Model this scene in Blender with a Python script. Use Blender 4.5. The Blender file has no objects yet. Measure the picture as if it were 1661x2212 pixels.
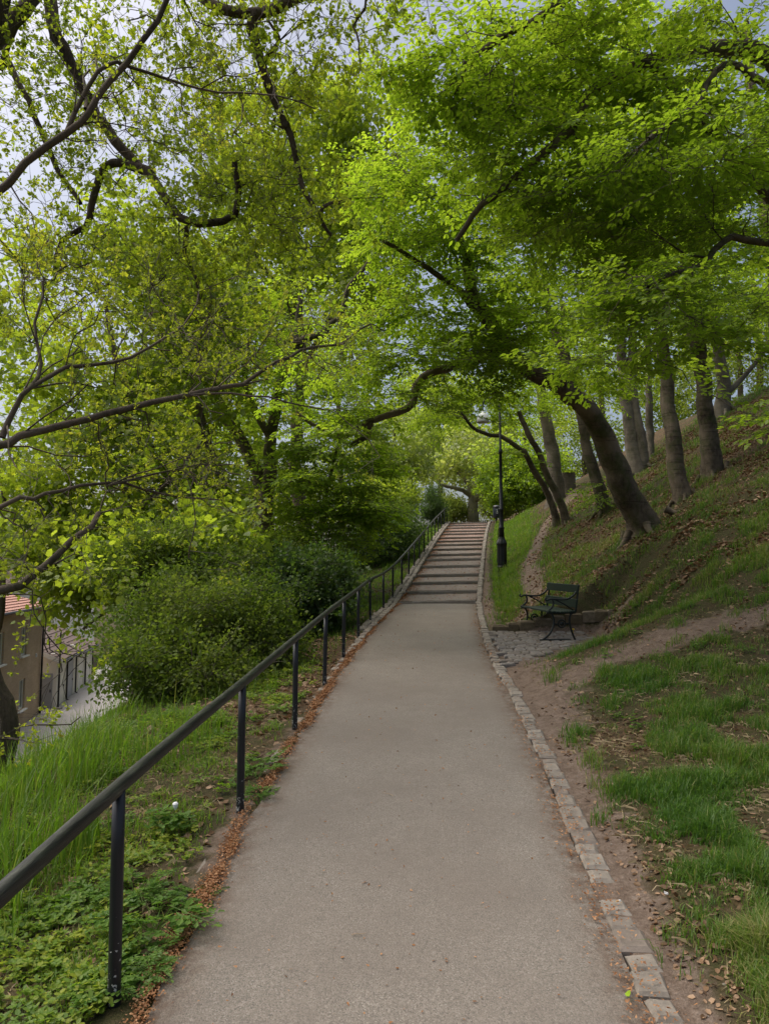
import bpy, math, random
import numpy as np

# ------------------------------------------------------------------ camera, sky, sun, exposure
TH = math.radians(5.0); F = 1536.0; CZ = 1.8
scn = bpy.context.scene
C = scn.collection
cam_d = bpy.data.cameras.new("camera")
cam_d.sensor_fit = 'VERTICAL'; cam_d.sensor_height = 36.0; cam_d.sensor_width = 36.0
cam_d.lens = 36.0 * F / 2212.0
cam_d.clip_start = 0.05; cam_d.clip_end = 2000
cam = bpy.data.objects.new("camera", cam_d); C.objects.link(cam)
cam.location = (0, 0, CZ); cam.rotation_euler = (math.radians(90) + TH, 0, 0)
scn.camera = cam

SUN_EL, SUN_AZ = math.radians(62), math.radians(-68)     # azimuth measured from +Y (ahead) towards +X
w = bpy.data.worlds.new("World"); scn.world = w; w.use_nodes = True
nt = w.node_tree; nt.nodes.clear()
sky = nt.nodes.new('ShaderNodeTexSky'); sky.sky_type = 'NISHITA'; sky.sun_disc = False
sky.sun_elevation = SUN_EL; sky.sun_rotation = SUN_AZ
sky.air_density = 1.0; sky.dust_density = 6.0; sky.ozone_density = 1.0
hsv = nt.nodes.new('ShaderNodeHueSaturation'); hsv.inputs['Saturation'].default_value = 0.9
bg = nt.nodes.new('ShaderNodeBackground'); bg.inputs['Strength'].default_value = 0.105
out = nt.nodes.new('ShaderNodeOutputWorld')
nt.links.new(sky.outputs[0], hsv.inputs['Color']); nt.links.new(hsv.outputs[0], bg.inputs['Color'])
nt.links.new(bg.outputs[0], out.inputs['Surface'])
sd = bpy.data.lights.new("sun", 'SUN'); sd.energy = 2.7; sd.angle = math.radians(85); sd.color = (1.0, 0.95, 0.88)
sun = bpy.data.objects.new("sun", sd); C.objects.link(sun)
sun.rotation_euler = (math.radians(90) - SUN_EL, 0, math.pi - SUN_AZ)
scn.view_settings.view_transform = 'Standard'; scn.view_settings.look = 'None'
scn.view_settings.exposure = 0.62; scn.view_settings.gamma = 1.0
cy = scn.cycles
cy.max_bounces = 10; cy.diffuse_bounces = 5; cy.transmission_bounces = 8; cy.glossy_bounces = 2
cy.use_denoising = True
cy.caustics_reflective = False; cy.caustics_refractive = False

# ------------------------------------------------------------------ small maths
def ray(xd, yd):
    u = (xd - 830.5) / F; v = (1106 - yd) / F
    d = np.array([u, math.cos(TH) - v * math.sin(TH), math.sin(TH) + v * math.cos(TH)])
    return d / d[1]
def P(xd, yd, d):
    r = ray(xd, yd); return np.array([r[0] * d, d, CZ + r[2] * d])
def sm(a, b, x):
    t = np.clip((x - a) / (b - a), 0, 1); return t * t * (3 - 2 * t)
def zpath(y):
    y = np.asarray(y, float)
    a = -.19 + .0655 * y; b = 1.03 + (y - 18.6) * (3.6 / 20.8); c = 4.63 + .015 * (y - 39.4)
    return np.where(y < 18.6, a, np.where(y < 39.4, b, c))
YL = [-60, 0, 3.15, 5.17, 7, 8.9, 10.7, 12.9, 15, 18.6, 21.3, 26.6, 33, 39.4, 46, 60]
XL = [-1.0, -.97, -.97, -.93, -.8, -.68, -.55, -.33, -.1, .36, .82, 1.63, 2.61, 3.7, 5.0, 7.6]
YR = [-60, 0, 3.15, 4.46, 6.26, 8.63, 10.3, 12.35, 15.4, 18.6, 23.1, 29.8, 35, 39.4, 46, 60]
XR = [1.0, 1.0, 1.08, 1.17, 1.32, 1.48, 1.55, 1.70, 2.0, 2.37, 3.05, 4.1, 4.95, 5.75, 7.0, 9.6]
def xl(y): return np.interp(y, YL, XL)
def xr(y): return np.interp(y, YR, XR)
def H(x, y):
    x = np.asarray(x, float); y = np.asarray(y, float)
    zp = zpath(y); u = x - xr(y); v = xl(y) - x
    u0 = .25 + .4 * sm(9, 15, y); s = .13 + .50 * sm(5, 17, y)
    hb = zp + np.maximum(u - u0, 0) * s + .05 * np.clip((u - .15) / .3, 0, 1)
    cr = -1.135 + .592 * np.minimum(x, 16) + .0525 * y + 4 * (1 - sm(8, 16, y))
    cr = np.maximum(cr, zp + .12); k = .5
    m = np.minimum(hb, cr)
    hr = m - np.log(np.exp(-(hb - m) / k) + np.exp(-(cr - m) / k)) * k
    hr = np.where(u < 0.6, np.where(hr < zp, np.minimum(hb, zp + .02), hr), hr)
    hr = np.minimum(hr, 10.5)
    zpad = zp + .03
    e = ((x - 1.75) * 2.3 - (y - 10.3) * 1.7) / math.hypot(2.3, 1.7)
    dist = np.maximum(np.maximum(np.maximum((e - .5) * .6, (y - 13.5) * 1.15), 10.0 - y), (x - 3.9) * 1.1)
    back = np.where(y > 13.5, np.clip(.15 + .16 * (x - 2.1), .1, .45), 0) * (1 - sm(3.7, 4.4, x))
    cut = zpad + back + np.maximum(dist, 0) * .85 + 0 * e
    hr = np.where((u > 0) & (u < 9) & (y < 19), np.minimum(hr, cut), hr)
    vv = np.maximum(v - .35, 0)
    drop = .15 * np.minimum(vv, 2.3) + np.maximum(vv - 2.3, 0) * .62 + .03 * np.clip(v / .3, 0, 1)
    hl = np.maximum(zp - drop, -6.0)
    return np.where(u > 0, hr, np.where(v > 0, hl, zp - .06))
def Hf(x, y): return float(H(x, y))
def hit(xd, yd, lo=2, hi=80):
    r = ray(xd, yd); ds = np.arange(lo, hi, .02)
    z = CZ + r[2] * ds; i = int(np.argmax(z <= H(r[0] * ds, ds))); d = ds[i]
    return np.array([r[0] * d, d, CZ + r[2] * d])
def vnoise(x, y, seed=0):
    x = np.asarray(x, float) + seed * 17.13; y = np.asarray(y, float) + seed * 9.77
    xi = np.floor(x); yi = np.floor(y); fx = x - xi; fy = y - yi
    fx = fx * fx * (3 - 2 * fx); fy = fy * fy * (3 - 2 * fy)
    def h(a, b):
        t = np.sin(a * 127.1 + b * 311.7) * 43758.5453; return t - np.floor(t)
    return (h(xi, yi) * (1 - fx) + h(xi + 1, yi) * fx) * (1 - fy) + (h(xi, yi + 1) * (1 - fx) + h(xi + 1, yi + 1) * fx) * fy
def fbm(x, y, seed=0):
    return (vnoise(x, y, seed) + .5 * vnoise(x * 2.1, y * 2.1, seed + 1) + .25 * vnoise(x * 4.3, y * 4.3, seed + 2)) / 1.75
def polydist(x, y, pts):
    d = np.full(np.shape(x), 1e9)
    for (ax, ay), (bx, by) in zip(pts[:-1], pts[1:]):
        L2 = (bx - ax) ** 2 + (by - ay) ** 2
        t = np.clip(((x - ax) * (bx - ax) + (y - ay) * (by - ay)) / L2, 0, 1)
        d = np.minimum(d, np.hypot(x - ax - t * (bx - ax), y - ay - t * (by - ay)))
    return d

# ------------------------------------------------------------------ materials
def newmat(name):
    m = bpy.data.materials.new(name); m.use_nodes = True
    t = m.node_tree; t.nodes.clear()
    o = t.nodes.new('ShaderNodeOutputMaterial'); return m, t, o
def N(t, kind, **kw):
    n = t.nodes.new(kind)
    for k, v in kw.items():
        if k.startswith('_'): setattr(n, k[1:], v)
        else: n.inputs[k].default_value = v
    return n
def ramp(t, fac, stops):
    r = t.nodes.new('ShaderNodeValToRGB'); e = r.color_ramp.elements
    while len(e) < len(stops): e.new(.5)
    for i, (p, c) in enumerate(stops):
        e[i].position = p; e[i].color = (*c, 1)
    t.links.new(fac, r.inputs[0]); return r.outputs[0]
def mix(t, fac, a, b, blend='MIX'):
    n = t.nodes.new('ShaderNodeMix'); n.data_type = 'RGBA'; n.blend_type = blend
    for s, v in ((0, fac), (6, a), (7, b)):
        if hasattr(v, 'links') or hasattr(v, 'is_linked'): t.links.new(v, n.inputs[s])
        else: n.inputs[s].default_value = v if s == 0 else (*v, 1)
    return n.outputs[2]
def noise(t, scale, detail=4, rough=.6, vec=None, dist=0):
    n = N(t, 'ShaderNodeTexNoise', Scale=scale, Detail=detail, Roughness=rough, Distortion=dist)
    if vec: t.links.new(vec, n.inputs['Vector'])
    return n.outputs['Fac']
def voro(t, scale, vec=None, out='Color', feature='F1'):
    n = N(t, 'ShaderNodeTexVoronoi', Scale=scale, _feature=feature)
    if vec: t.links.new(vec, n.inputs['Vector'])
    return n.outputs[out]
def attr(t, name, o='Fac'):
    return N(t, 'ShaderNodeAttribute', _attribute_name=name).outputs[o]
def coords(t, kind='Object'):
    return t.nodes.new('ShaderNodeTexCoord').outputs[kind]
def mapping(t, vec, scale):
    m = N(t, 'ShaderNodeMapping', Scale=scale); t.links.new(vec, m.inputs['Vector']); return m.outputs[0]
def bump(t, h, strength=.5, dist=.02):
    b = N(t, 'ShaderNodeBump', Strength=strength, Distance=dist); t.links.new(h, b.inputs['Height']); return b.outputs[0]
def princ(t, o, col, rough=.8, normal=None, spec=.3, metal=0):
    p = N(t, 'ShaderNodeBsdfPrincipled', Roughness=rough, Metallic=metal)
    p.inputs['Specular IOR Level'].default_value = spec
    if hasattr(col, 'is_linked'): t.links.new(col, p.inputs['Base Color'])
    else: p.inputs['Base Color'].default_value = (*col, 1)
    if normal: t.links.new(normal, p.inputs['Normal'])
    t.links.new(p.outputs[0], o.inputs['Surface']); return p
def m_math(t, op, a, b):
    n = N(t, 'ShaderNodeMath', _operation=op)
    for i, v in enumerate((a, b)):
        if hasattr(v, 'is_linked'): t.links.new(v, n.inputs[i])
        else: n.inputs[i].default_value = v
    return n.outputs[0]

def leaf_mat(name, cols, trans, gloss=.06):
    """thin leaf: diffuse reflection + translucency, colour varied per leaf through 'var'"""
    m, t, o = newmat(name)
    v = attr(t, 'var')
    c = ramp(t, v, [(i / (len(cols) - 1), k) for i, k in enumerate(cols)])
    c2 = ramp(t, v, [(i / (len(trans) - 1), k) for i, k in enumerate(trans)])
    d = N(t, 'ShaderNodeBsdfDiffuse'); t.links.new(c, d.inputs['Color'])
    tr = N(t, 'ShaderNodeBsdfTranslucent'); t.links.new(c2, tr.inputs['Color'])
    ad = N(t, 'ShaderNodeAddShader'); t.links.new(d.outputs[0], ad.inputs[0]); t.links.new(tr.outputs[0], ad.inputs[1])
    g = N(t, 'ShaderNodeBsdfGlossy', Roughness=.45)
    mx = N(t, 'ShaderNodeMixShader', Fac=gloss); t.links.new(ad.outputs[0], mx.inputs[1]); t.links.new(g.outputs[0], mx.inputs[2])
    t.links.new(mx.outputs[0], o.inputs['Surface']); return m
def bark_mat(name, a, b, sx=6, sz=1.4, moss=0.0, strength=.6, rings=False):
    m, t, o = newmat(name); co = coords(t)
    v = mapping(t, co, (sx, sx, sz))
    n1 = noise(t, 3.0, 6, .65, v); n2 = noise(t, .9, 3, .5, co)
    c = ramp(t, n1, [(.3, a), (.7, b)])
    c = mix(t, ramp(t, n2, [(.4, (0, 0, 0)), (.65, (1, 1, 1))]), c, tuple(x * 1.35 for x in b))
    h = n1
    if rings:
        v2 = mapping(t, co, (1.2, 1.2, 22)); r = noise(t, 1.0, 3, .7, v2)
        k = ramp(t, r, [(.56, (0, 0, 0)), (.64, (1, 1, 1))])
        c = mix(t, m_math(t, 'MULTIPLY', k, .4), c, tuple(x * .6 for x in a)); h = m_math(t, 'SUBTRACT', n1, m_math(t, 'MULTIPLY', k, .5))
    if moss:
        c = mix(t, m_math(t, 'MULTIPLY', ramp(t, noise(t, 2.2, 5, .7, co), [(.48, (0, 0, 0)), (.62, (1, 1, 1))]), moss), c, (.045, .06, .014))
    princ(t, o, c, .9, bump(t, h, strength, .03), .2); return m

MAT = {}
MAT['beech_leaf'] = leaf_mat('beech_leaf', [(.055, .09, .010), (.08, .118, .014), (.115, .15, .02)], [(.175, .27, .010), (.235, .345, .016), (.32, .41, .025)], .03)
MAT['maple_leaf'] = leaf_mat('maple_leaf', [(.055, .085, .010), (.08, .11, .013), (.115, .135, .018)], [(.175, .25, .012), (.235, .31, .018), (.30, .36, .028)], .03)
MAT['oak_leaf'] = leaf_mat('oak_leaf', [(.06, .08, .009), (.085, .105, .012), (.12, .125, .018)], [(.16, .23, .008), (.22, .29, .012), (.29, .32, .02)], .03)
MAT['bronze_leaf'] = leaf_mat('bronze_leaf', [(.08, .10, .012), (.105, .12, .014), (.13, .11, .02)], [(.21, .27, .010), (.27, .32, .014), (.30, .26, .03)], .03)
MAT['shrub_leaf'] = leaf_mat('shrub_leaf', [(.028, .052, .007), (.048, .072, .010), (.085, .10, .02)], [(.045, .085, .006), (.075, .115, .009), (.12, .15, .018)], .015)
MAT['dark_leaf'] = leaf_mat('dark_leaf', [(.018, .035, .010), (.03, .055, .014), (.045, .07, .018)], [(.04, .075, .01), (.055, .10, .012), (.08, .12, .015)], .03)
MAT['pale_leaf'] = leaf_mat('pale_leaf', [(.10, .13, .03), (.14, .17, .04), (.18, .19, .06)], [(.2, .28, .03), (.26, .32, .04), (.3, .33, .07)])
MAT['grass_blade'] = leaf_mat('grass_blade', [(.035, .075, .012), (.06, .10, .016), (.16, .14, .055)], [(.06, .13, .01), (.09, .165, .012), (.16, .16, .04)], .025)
MAT['tall_grass_blade'] = leaf_mat('tall_grass_blade', [(.035, .075, .007), (.055, .10, .009), (.12, .12, .03)], [(.07, .15, .007), (.10, .18, .010), (.16, .17, .03)], .025)
MAT['herb_leaf'] = leaf_mat('herb_leaf', [(.04, .085, .012), (.075, .12, .012), (.17, .18, .018)], [(.06, .13, .01), (.11, .18, .012), (.22, .24, .02)], .02)
MAT['fern_leaf'] = leaf_mat('fern_leaf', [(.035, .075, .012), (.05, .095, .014), (.07, .12, .02)], [(.05, .11, .012), (.07, .14, .015), (.1, .17, .02)], .02)
MAT['dead_leaf'] = leaf_mat('dead_leaf', [(.08, .048, .026), (.16, .098, .055), (.30, .20, .125)], [(.02, .01, .004), (.03, .015, .006), (.04, .02, .01)], .02)
MAT['straw'] = leaf_mat('straw', [(.10, .075, .035), (.20, .155, .08), (.34, .27, .16)], [(.04, .03, .01), (.06, .045, .02), (.08, .06, .03)], .02)
MAT['bud_scale'] = leaf_mat('bud_scale', [(.16, .07, .028), (.27, .13, .055), (.36, .21, .11)], [(.03, .01, .003), (.04, .014, .004), (.05, .02, .006)], .02)
MAT['beech_bark'] = bark_mat('beech_bark', (.042, .032, .022), (.140, .112, .080), 4.0, 2.0, .6, .8, True)
MAT['pale_beech_bark'] = bark_mat('pale_beech_bark', (.085, .070, .054), (.175, .148, .118), 3.0, 1.6, .4, .5, True)
MAT['oak_bark'] = bark_mat('oak_bark', (.018, .013, .010), (.12, .09, .066), 14, 1.6, .25, 1.6)
MAT['maple_bark'] = bark_mat('maple_bark', (.05, .038, .028), (.13, .10, .075), 7, 1.2, .3, .8)
MAT['grey_bark'] = bark_mat('grey_bark', (.16, .145, .12), (.28, .26, .22), 3.0, 1.6, .2, .4)
MAT['twig_bark'] = bark_mat('twig_bark', (.06, .05, .042), (.14, .115, .095), 6, 3, .15, .4)

def paint_mat(name, col, rough=.45, chips=0.0, chipcol=(.45, .45, .43), vary=.25):
    m, t, o = newmat(name); co = coords(t)
    n = noise(t, 9, 5, .7, co)
    c = mix(t, n, tuple(x * (1 - vary) for x in col), tuple(x * (1 + vary) for x in col))
    if chips:
        z = attr(t, 'low')
        k = noise(t, 55, 3, .6, co)
        thr = m_math(t, 'SUBTRACT', .76, m_math(t, 'MULTIPLY', z, chips))
        c = mix(t, m_math(t, 'GREATER_THAN', k, thr), c, chipcol)
    princ(t, o, c, rough, bump(t, n, .15, .004), .4); return m
MAT['black_paint'] = paint_mat('black_paint', (.014, .015, .018), .42, .17)
MAT['lamp_paint'] = paint_mat('lamp_paint', (.008, .009, .009), .4, 0)
MAT['bench_iron'] = paint_mat('bench_iron', (.011, .014, .013), .5, 0)
MAT['bench_wood'] = paint_mat('bench_wood', (.007, .018, .012), .5, 0, vary=.45)
def mk_rail():
    m, t, o = newmat('rail_wood'); co = coords(t)
    v = mapping(t, co, (60, 2.5, 60)); n = noise(t, 1.0, 6, .7, v); n2 = noise(t, 6, 4, .6, co)
    c = ramp(t, n, [(.40, (.004, .005, .004)), (.55, (.014, .016, .013)), (.70, (.07, .075, .058))])
    c = mix(t, ramp(t, n2, [(.5, (0, 0, 0)), (.75, (.45, .45, .45))]), c, (.035, .048, .022))
    princ(t, o, c, .5, bump(t, n, .6, .006), .45); return m
MAT['rail_wood'] = mk_rail()
def mk_asphalt(name, base, spec_dark, spec_light, tint):
    m, t, o = newmat(name); co = coords(t)
    cells = voro(t, 150, co); sep = N(t, 'ShaderNodeSeparateColor'); t.links.new(cells, sep.inputs[0])
    c = ramp(t, sep.outputs[0], [(0, spec_dark), (.25, tuple(x * .75 for x in base)), (.55, base), (.8, tuple(x * 1.12 for x in base)), (1, spec_light)])
    cells2 = voro(t, 340, co); sep2 = N(t, 'ShaderNodeSeparateColor'); t.links.new(cells2, sep2.inputs[0])
    c = mix(t, .35, c, ramp(t, sep2.outputs[1], [(0, spec_dark), (.5, base), (1, spec_light)]))
    big = noise(t, .7, 6, .65, co); c = mix(t, ramp(t, big, [(.36, (0, 0, 0)), (.62, (.75, .75, .75))]), c, tint)
    mid = noise(t, 5, 5, .7, co); c = mix(t, ramp(t, mid, [(.3, (.25, .25, .25)), (.6, (0, 0, 0))]), c, tuple(x * .6 for x in base))
    d = voro(t, 150, co, 'Distance'); fine = noise(t, 240, 3, .6, co)
    h = m_math(t, 'ADD', m_math(t, 'MULTIPLY', d, -.6), fine)
    edge = attr(t, 'edge'); en = noise(t, 11, 5, .7, co)
    ef = m_math(t, 'MULTIPLY', edge, ramp(t, en, [(.35, (0, 0, 0)), (.62, (1, 1, 1))]))
    c = mix(t, ef, c, (.10, .062, .04))
    princ(t, o, c, .88, bump(t, h, .7, .006), .25); return m
MAT['asphalt'] = mk_asphalt('asphalt', (.215, .188, .158), (.09, .082, .072), (.34, .31, .265), (.165, .14, .117))
MAT['road_asphalt'] = mk_asphalt('road_asphalt', (.33, .31, .30), (.2, .2, .2), (.42, .4, .39), (.29, .27, .25))
MAT['tread'] = mk_asphalt('tread', (.20, .175, .152), (.10, .09, .08), (.31, .28, .25), (.21, .16, .13))
MAT['tread_red'] = mk_asphalt('tread_red', (.24, .175, .15), (.11, .085, .072), (.34, .28, .25), (.27, .175, .145))
def mk_stone(name, lo, mid, hi, dirt=.5):
    m, t, o = newmat(name); co = coords(t); v = attr(t, 'var')
    c = ramp(t, v, [(0, lo), (.5, mid), (1, hi)])
    n = noise(t, 14, 6, .7, co); c = mix(t, ramp(t, n, [(.35, (dirt,) * 3), (.62, (0, 0, 0))]), c, tuple(x * .45 for x in mid))
    n3 = noise(t, 3, 3, .6, co); c = mix(t, ramp(t, n3, [(.55, (0, 0, 0)), (.8, (.25, .25, .25))]), c, (.12, .095, .065))
    f = noise(t, 90, 3, .7, co)
    princ(t, o, c, .88, bump(t, m_math(t, 'ADD', n, m_math(t, 'MULTIPLY', f, .4)), .6, .012), .25); return m
MAT['sett'] = mk_stone('sett', (.19, .155, .13), (.235, .205, .17), (.285, .255, .215), .6)
MAT['cobble'] = mk_stone('cobble', (.15, .125, .105), (.20, .175, .15), (.24, .22, .2))
MAT['wall_stone'] = mk_stone('wall_stone', (.11, .085, .05), (.16, .125, .08), (.20, .165, .12), .7)
MAT['nosing'] = mk_stone('nosing', (.17, .15, .13), (.22, .195, .17), (.29, .265, .24), .4)

def mk_ground():
    m, t, o = newmat('ground'); co = coords(t)
    n1 = noise(t, 1.3, 6, .65, co); n2 = noise(t, 9, 6, .7, co); n3 = noise(t, 45, 4, .7, co)
    dirt = ramp(t, n2, [(.25, (.09, .066, .05)), (.5, (.165, .125, .098)), (.75, (.235, .185, .15))])
    dirt = mix(t, ramp(t, n3, [(.4, (.5, .5, .5)), (.58, (0, 0, 0))]), dirt, (.08, .052, .035))
    cell = voro(t, 34, co); s = N(t, 'ShaderNodeSeparateColor'); t.links.new(cell, s.inputs[0])
    lit = ramp(t, s.outputs[0], [(0, (.03, .02, .012)), (.4, (.075, .045, .024)), (.75, (.12, .075, .042)), (1, (.19, .13, .08))])
    soil = mix(t, n3, (.035, .026, .016), (.085, .062, .038))
    lit = mix(t, ramp(t, n2, [(.35, (0, 0, 0)), (.6, (1, 1, 1))]), soil, lit)
    n4 = noise(t, 130, 3, .7, co)
    green = ramp(t, n4, [(.32, (.014, .016, .007)), (.48, (.035, .042, .013)), (.60, (.065, .058, .026)), (.75, (.13, .105, .06))])
    green = mix(t, ramp(t, n2, [(.4, (.7, .7, .7)), (.6, (0, 0, 0))]), green, (.06, .044, .026))
    def mk(a, sc, lo, hi, amp=.9):
        nn = noise(t, sc, 5, .65, co)
        x = m_math(t, 'ADD', attr(t, a), m_math(t, 'MULTIPLY', m_math(t, 'SUBTRACT', nn, .5), amp))
        return ramp(t, x, [(lo, (0, 0, 0)), (hi, (1, 1, 1))])
    c = mix(t, mk('green', 4, .4, .6), lit, green)
    c = mix(t, mk('dirt', 6, .38, .62), c, dirt)
    h = m_math(t, 'ADD', n2, m_math(t, 'MULTIPLY', n3, .5))
    princ(t, o, c, .95, bump(t, h, .8, .04), .1); return m
MAT['ground'] = mk_ground()
def mk_brick():
    m, t, o = newmat('yellow_brick'); co = coords(t)
    b = N(t, 'ShaderNodeTexBrick', Scale=1.0, **{'Mortar Size': .012, 'Brick Width': .25, 'Row Height': .075})
    b.inputs['Color1'].default_value = (.46, .33, .21, 1); b.inputs['Color2'].default_value = (.55, .40, .27, 1); b.inputs['Mortar'].default_value = (.44, .37, .30, 1)
    mp = N(t, 'ShaderNodeMapping', Rotation=(math.radians(90), 0, 0)); t.links.new(co, mp.inputs['Vector'])
    t.links.new(mp.outputs[0], b.inputs['Vector'])
    c = mix(t, ramp(t, noise(t, .8, 4, .6, co), [(.35, (.3, .3, .3)), (.7, (0, 0, 0))]), b.outputs[0], (.16, .11, .07))
    princ(t, o, c, .9); return m
MAT['brick'] = mk_brick()
def mk_tiles(name, a, b, sy):
    m, t, o = newmat(name); co = coords(t)
    v = mapping(t, co, (sy, sy, sy)); n = noise(t, 1.6, 4, .7, co)
    c = mix(t, n, a, b); sp = noise(t, 30, 2, .5, co)
    c = mix(t, ramp(t, sp, [(.68, (0, 0, 0)), (.72, (.5, .5, .5))]), c, (.35, .33, .3))
    princ(t, o, c, .85, bump(t, n, .4, .02)); return m
MAT['red_tile'] = mk_tiles('red_tile', (.40, .21, .165), (.48, .27, .21), 1)
MAT['brown_tile'] = mk_tiles('brown_tile', (.10, .07, .06), (.16, .115, .10), 1)
def plain(name, col, rough=.6, spec=.4, vary=.12, sc=4):
    m, t, o = newmat(name); co = coords(t); n = noise(t, sc, 5, .65, co)
    c = mix(t, n, tuple(x * (1 - vary) for x in col), tuple(x * (1 + vary) for x in col))
    princ(t, o, c, rough, bump(t, n, .1, .005), spec); return m
MAT['white_boards'] = plain('white_boards', (.82, .80, .75), .7)
MAT['white_paint'] = plain('white_paint', (.75, .75, .73), .5)
MAT['grey_door'] = plain('grey_door', (.36, .37, .40), .55)
MAT['pale_door'] = plain('pale_door', (.76, .74, .68), .6)
MAT['dark_glass'] = plain('dark_glass', (.045, .055, .055), .12, .6)
MAT['black_metal'] = plain('black_metal', (.012, .012, .013), .5)
MAT['concrete'] = plain('concrete', (.28, .26, .24), .9)
MAT['sticker'] = plain('sticker', (.7, .7, .7), .5)
MAT['bin_paint'] = plain('bin_paint', (.012, .016, .024), .28, .5)
MAT['cut_wood'] = plain('cut_wood', (.30, .24, .17), .9)
MAT['lamp_white'] = plain('lamp_white', (.82, .82, .80), .35)
MAT['yellow_petal'] = plain('yellow_petal', (.7, .5, .02), .6)
MAT['white_petal'] = plain('white_petal', (.78, .78, .78), .6)
MAT['fresh_leaf'] = leaf_mat('fresh_leaf', [(.16, .26, .01), (.2, .3, .015)], [(.1, .16, .01), (.12, .2, .01)])
MAT['filter_tan'] = plain('filter_tan', (.55, .33, .14), .8)
MAT['stick'] = plain('stick', (.33, .25, .17), .9)

# ------------------------------------------------------------------ mesh helpers
def mesh_np(name, V, Q, mats, mi=None, var=None, smooth=False, attrs=None):
    V = np.asarray(V, np.float32); Q = np.asarray(Q, np.int32)
    me = bpy.data.meshes.new(name)
    me.vertices.add(len(V)); me.vertices.foreach_set('co', V.ravel())
    me.loops.add(Q.size); me.loops.foreach_set('vertex_index', Q.ravel())
    me.polygons.add(len(Q)); me.polygons.foreach_set('loop_start', np.arange(len(Q), dtype=np.int32) * 4)
    for m in mats: me.materials.append(m)
    if mi is not None: me.polygons.foreach_set('material_index', np.asarray(mi, np.int32))
    me.polygons.foreach_set('use_smooth', np.full(len(Q), bool(smooth)))
    me.update(calc_edges=True)
    at = dict(attrs or {})
    if var is not None: at['var'] = var
    for k, v in at.items():
        a = me.attributes.new(k, 'FLOAT', 'POINT'); a.data.foreach_set('value', np.asarray(v, np.float32))
    return me
def link(name, me, parent=None, loc=(0, 0, 0)):
    o = bpy.data.objects.new(name, me); C.objects.link(o)
    o.location = loc
    if parent: o.parent = parent
    return o
def tag(o, label=None, cat=None, group=None, kind=None):
    if label: o['label'] = label
    if cat: o['category'] = cat
    if group: o['group'] = group
    if kind: o['kind'] = kind
    return o
def empty(name, loc, label, cat, group=None, rz=0):
    o = bpy.data.objects.new(name, None); C.objects.link(o); o.location = loc; o.rotation_euler = (0, 0, rz)
    o.empty_display_size = .2
    return tag(o, label, cat, group)

class MB:
    """collects polygons of any size into one mesh"""
    def __init__(s): s.v = []; s.f = []; s.var = []; s.low = []
    def add(s, vs, fs, var=.5):
        b = len(s.v); s.v += [tuple(map(float, p)) for p in vs]; s.f += [tuple(i + b for i in f) for f in fs]; s.var += [var] * len(vs)
    def box(s, c, d, var=.5, bev=.0, M=None, jit=0, rng=None):
        """box centre c, size d; bev = top edge chamfer"""
        x, y, z = (k / 2 for k in d); b = min(bev, x * .8, y * .8)
        if b:
            vs = [(-x, -y, -z), (x, -y, -z), (x, y, -z), (-x, y, -z), (-x, -y, z - b), (x, -y, z - b), (x, y, z - b), (-x, y, z - b),
                  (-x + b, -y + b, z), (x - b, -y + b, z), (x - b, y - b, z), (-x + b, y - b, z)]
            fs = [(0, 3, 2, 1)] + [(i, (i + 1) % 4, 4 + (i + 1) % 4, 4 + i) for i in range(4)] + [(4 + i, 4 + (i + 1) % 4, 8 + (i + 1) % 4, 8 + i) for i in range(4)] + [(8, 9, 10, 11)]
        else:
            vs = [(-x, -y, -z), (x, -y, -z), (x, y, -z), (-x, y, -z), (-x, -y, z), (x, -y, z), (x, y, z), (-x, y, z)]
            fs = [(0, 3, 2, 1), (4, 5, 6, 7)] + [(i, (i + 1) % 4, 4 + (i + 1) % 4, 4 + i) for i in range(4)]
        vs = np.array(vs)
        if jit: vs = vs + rng.uniform(-jit, jit, vs.shape) * np.array([1, 1, .5])
        if M is not None: vs = vs @ np.asarray(M).T
        s.add(vs + np.array(c), fs, var)
    def tube(s, pts, r, k=8, caps=True, var=.5, flat=1.0):
        V, Q = tube_np(np.asarray(pts, float), np.broadcast_to(np.asarray(r, float), (len(pts),)), k, flat=flat)
        fs = [tuple(q) for q in Q]
        if caps: fs += [tuple(range(k))[::-1], tuple(range(len(V) - k, len(V)))]
        s.add(V, fs, var)
    def lathe(s, prof, c=(0, 0, 0), k=16, flute=0):
        vs = []
        for r, z in prof:
            for i in range(k):
                a = 2 * math.pi * i / k; rr = r * (1 - flute * (i % 2)); vs.append((c[0] + rr * math.cos(a), c[1] + rr * math.sin(a), c[2] + z))
        fs = [(j * k + i, j * k + (i + 1) % k, (j + 1) * k + (i + 1) % k, (j + 1) * k + i) for j in range(len(prof) - 1) for i in range(k)]
        fs += [tuple(range(k))[::-1], tuple(range(len(vs) - k, len(vs)))]
        s.add(vs, fs)
    def build(s, name, mat, parent=None, loc=(0, 0, 0), smooth=False, low=None):
        me = bpy.data.meshes.new(name); me.from_pydata(s.v, [], s.f); me.materials.append(mat)
        a = me.attributes.new('var', 'FLOAT', 'POINT'); a.data.foreach_set('value', np.array(s.var, np.float32))
        if low is not None:
            a = me.attributes.new('low', 'FLOAT', 'POINT'); a.data.foreach_set('value', np.array(low, np.float32))
        if smooth:
            for p in me.polygons: p.use_smooth = True
        me.update(); return link(name, me, parent, loc)

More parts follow.
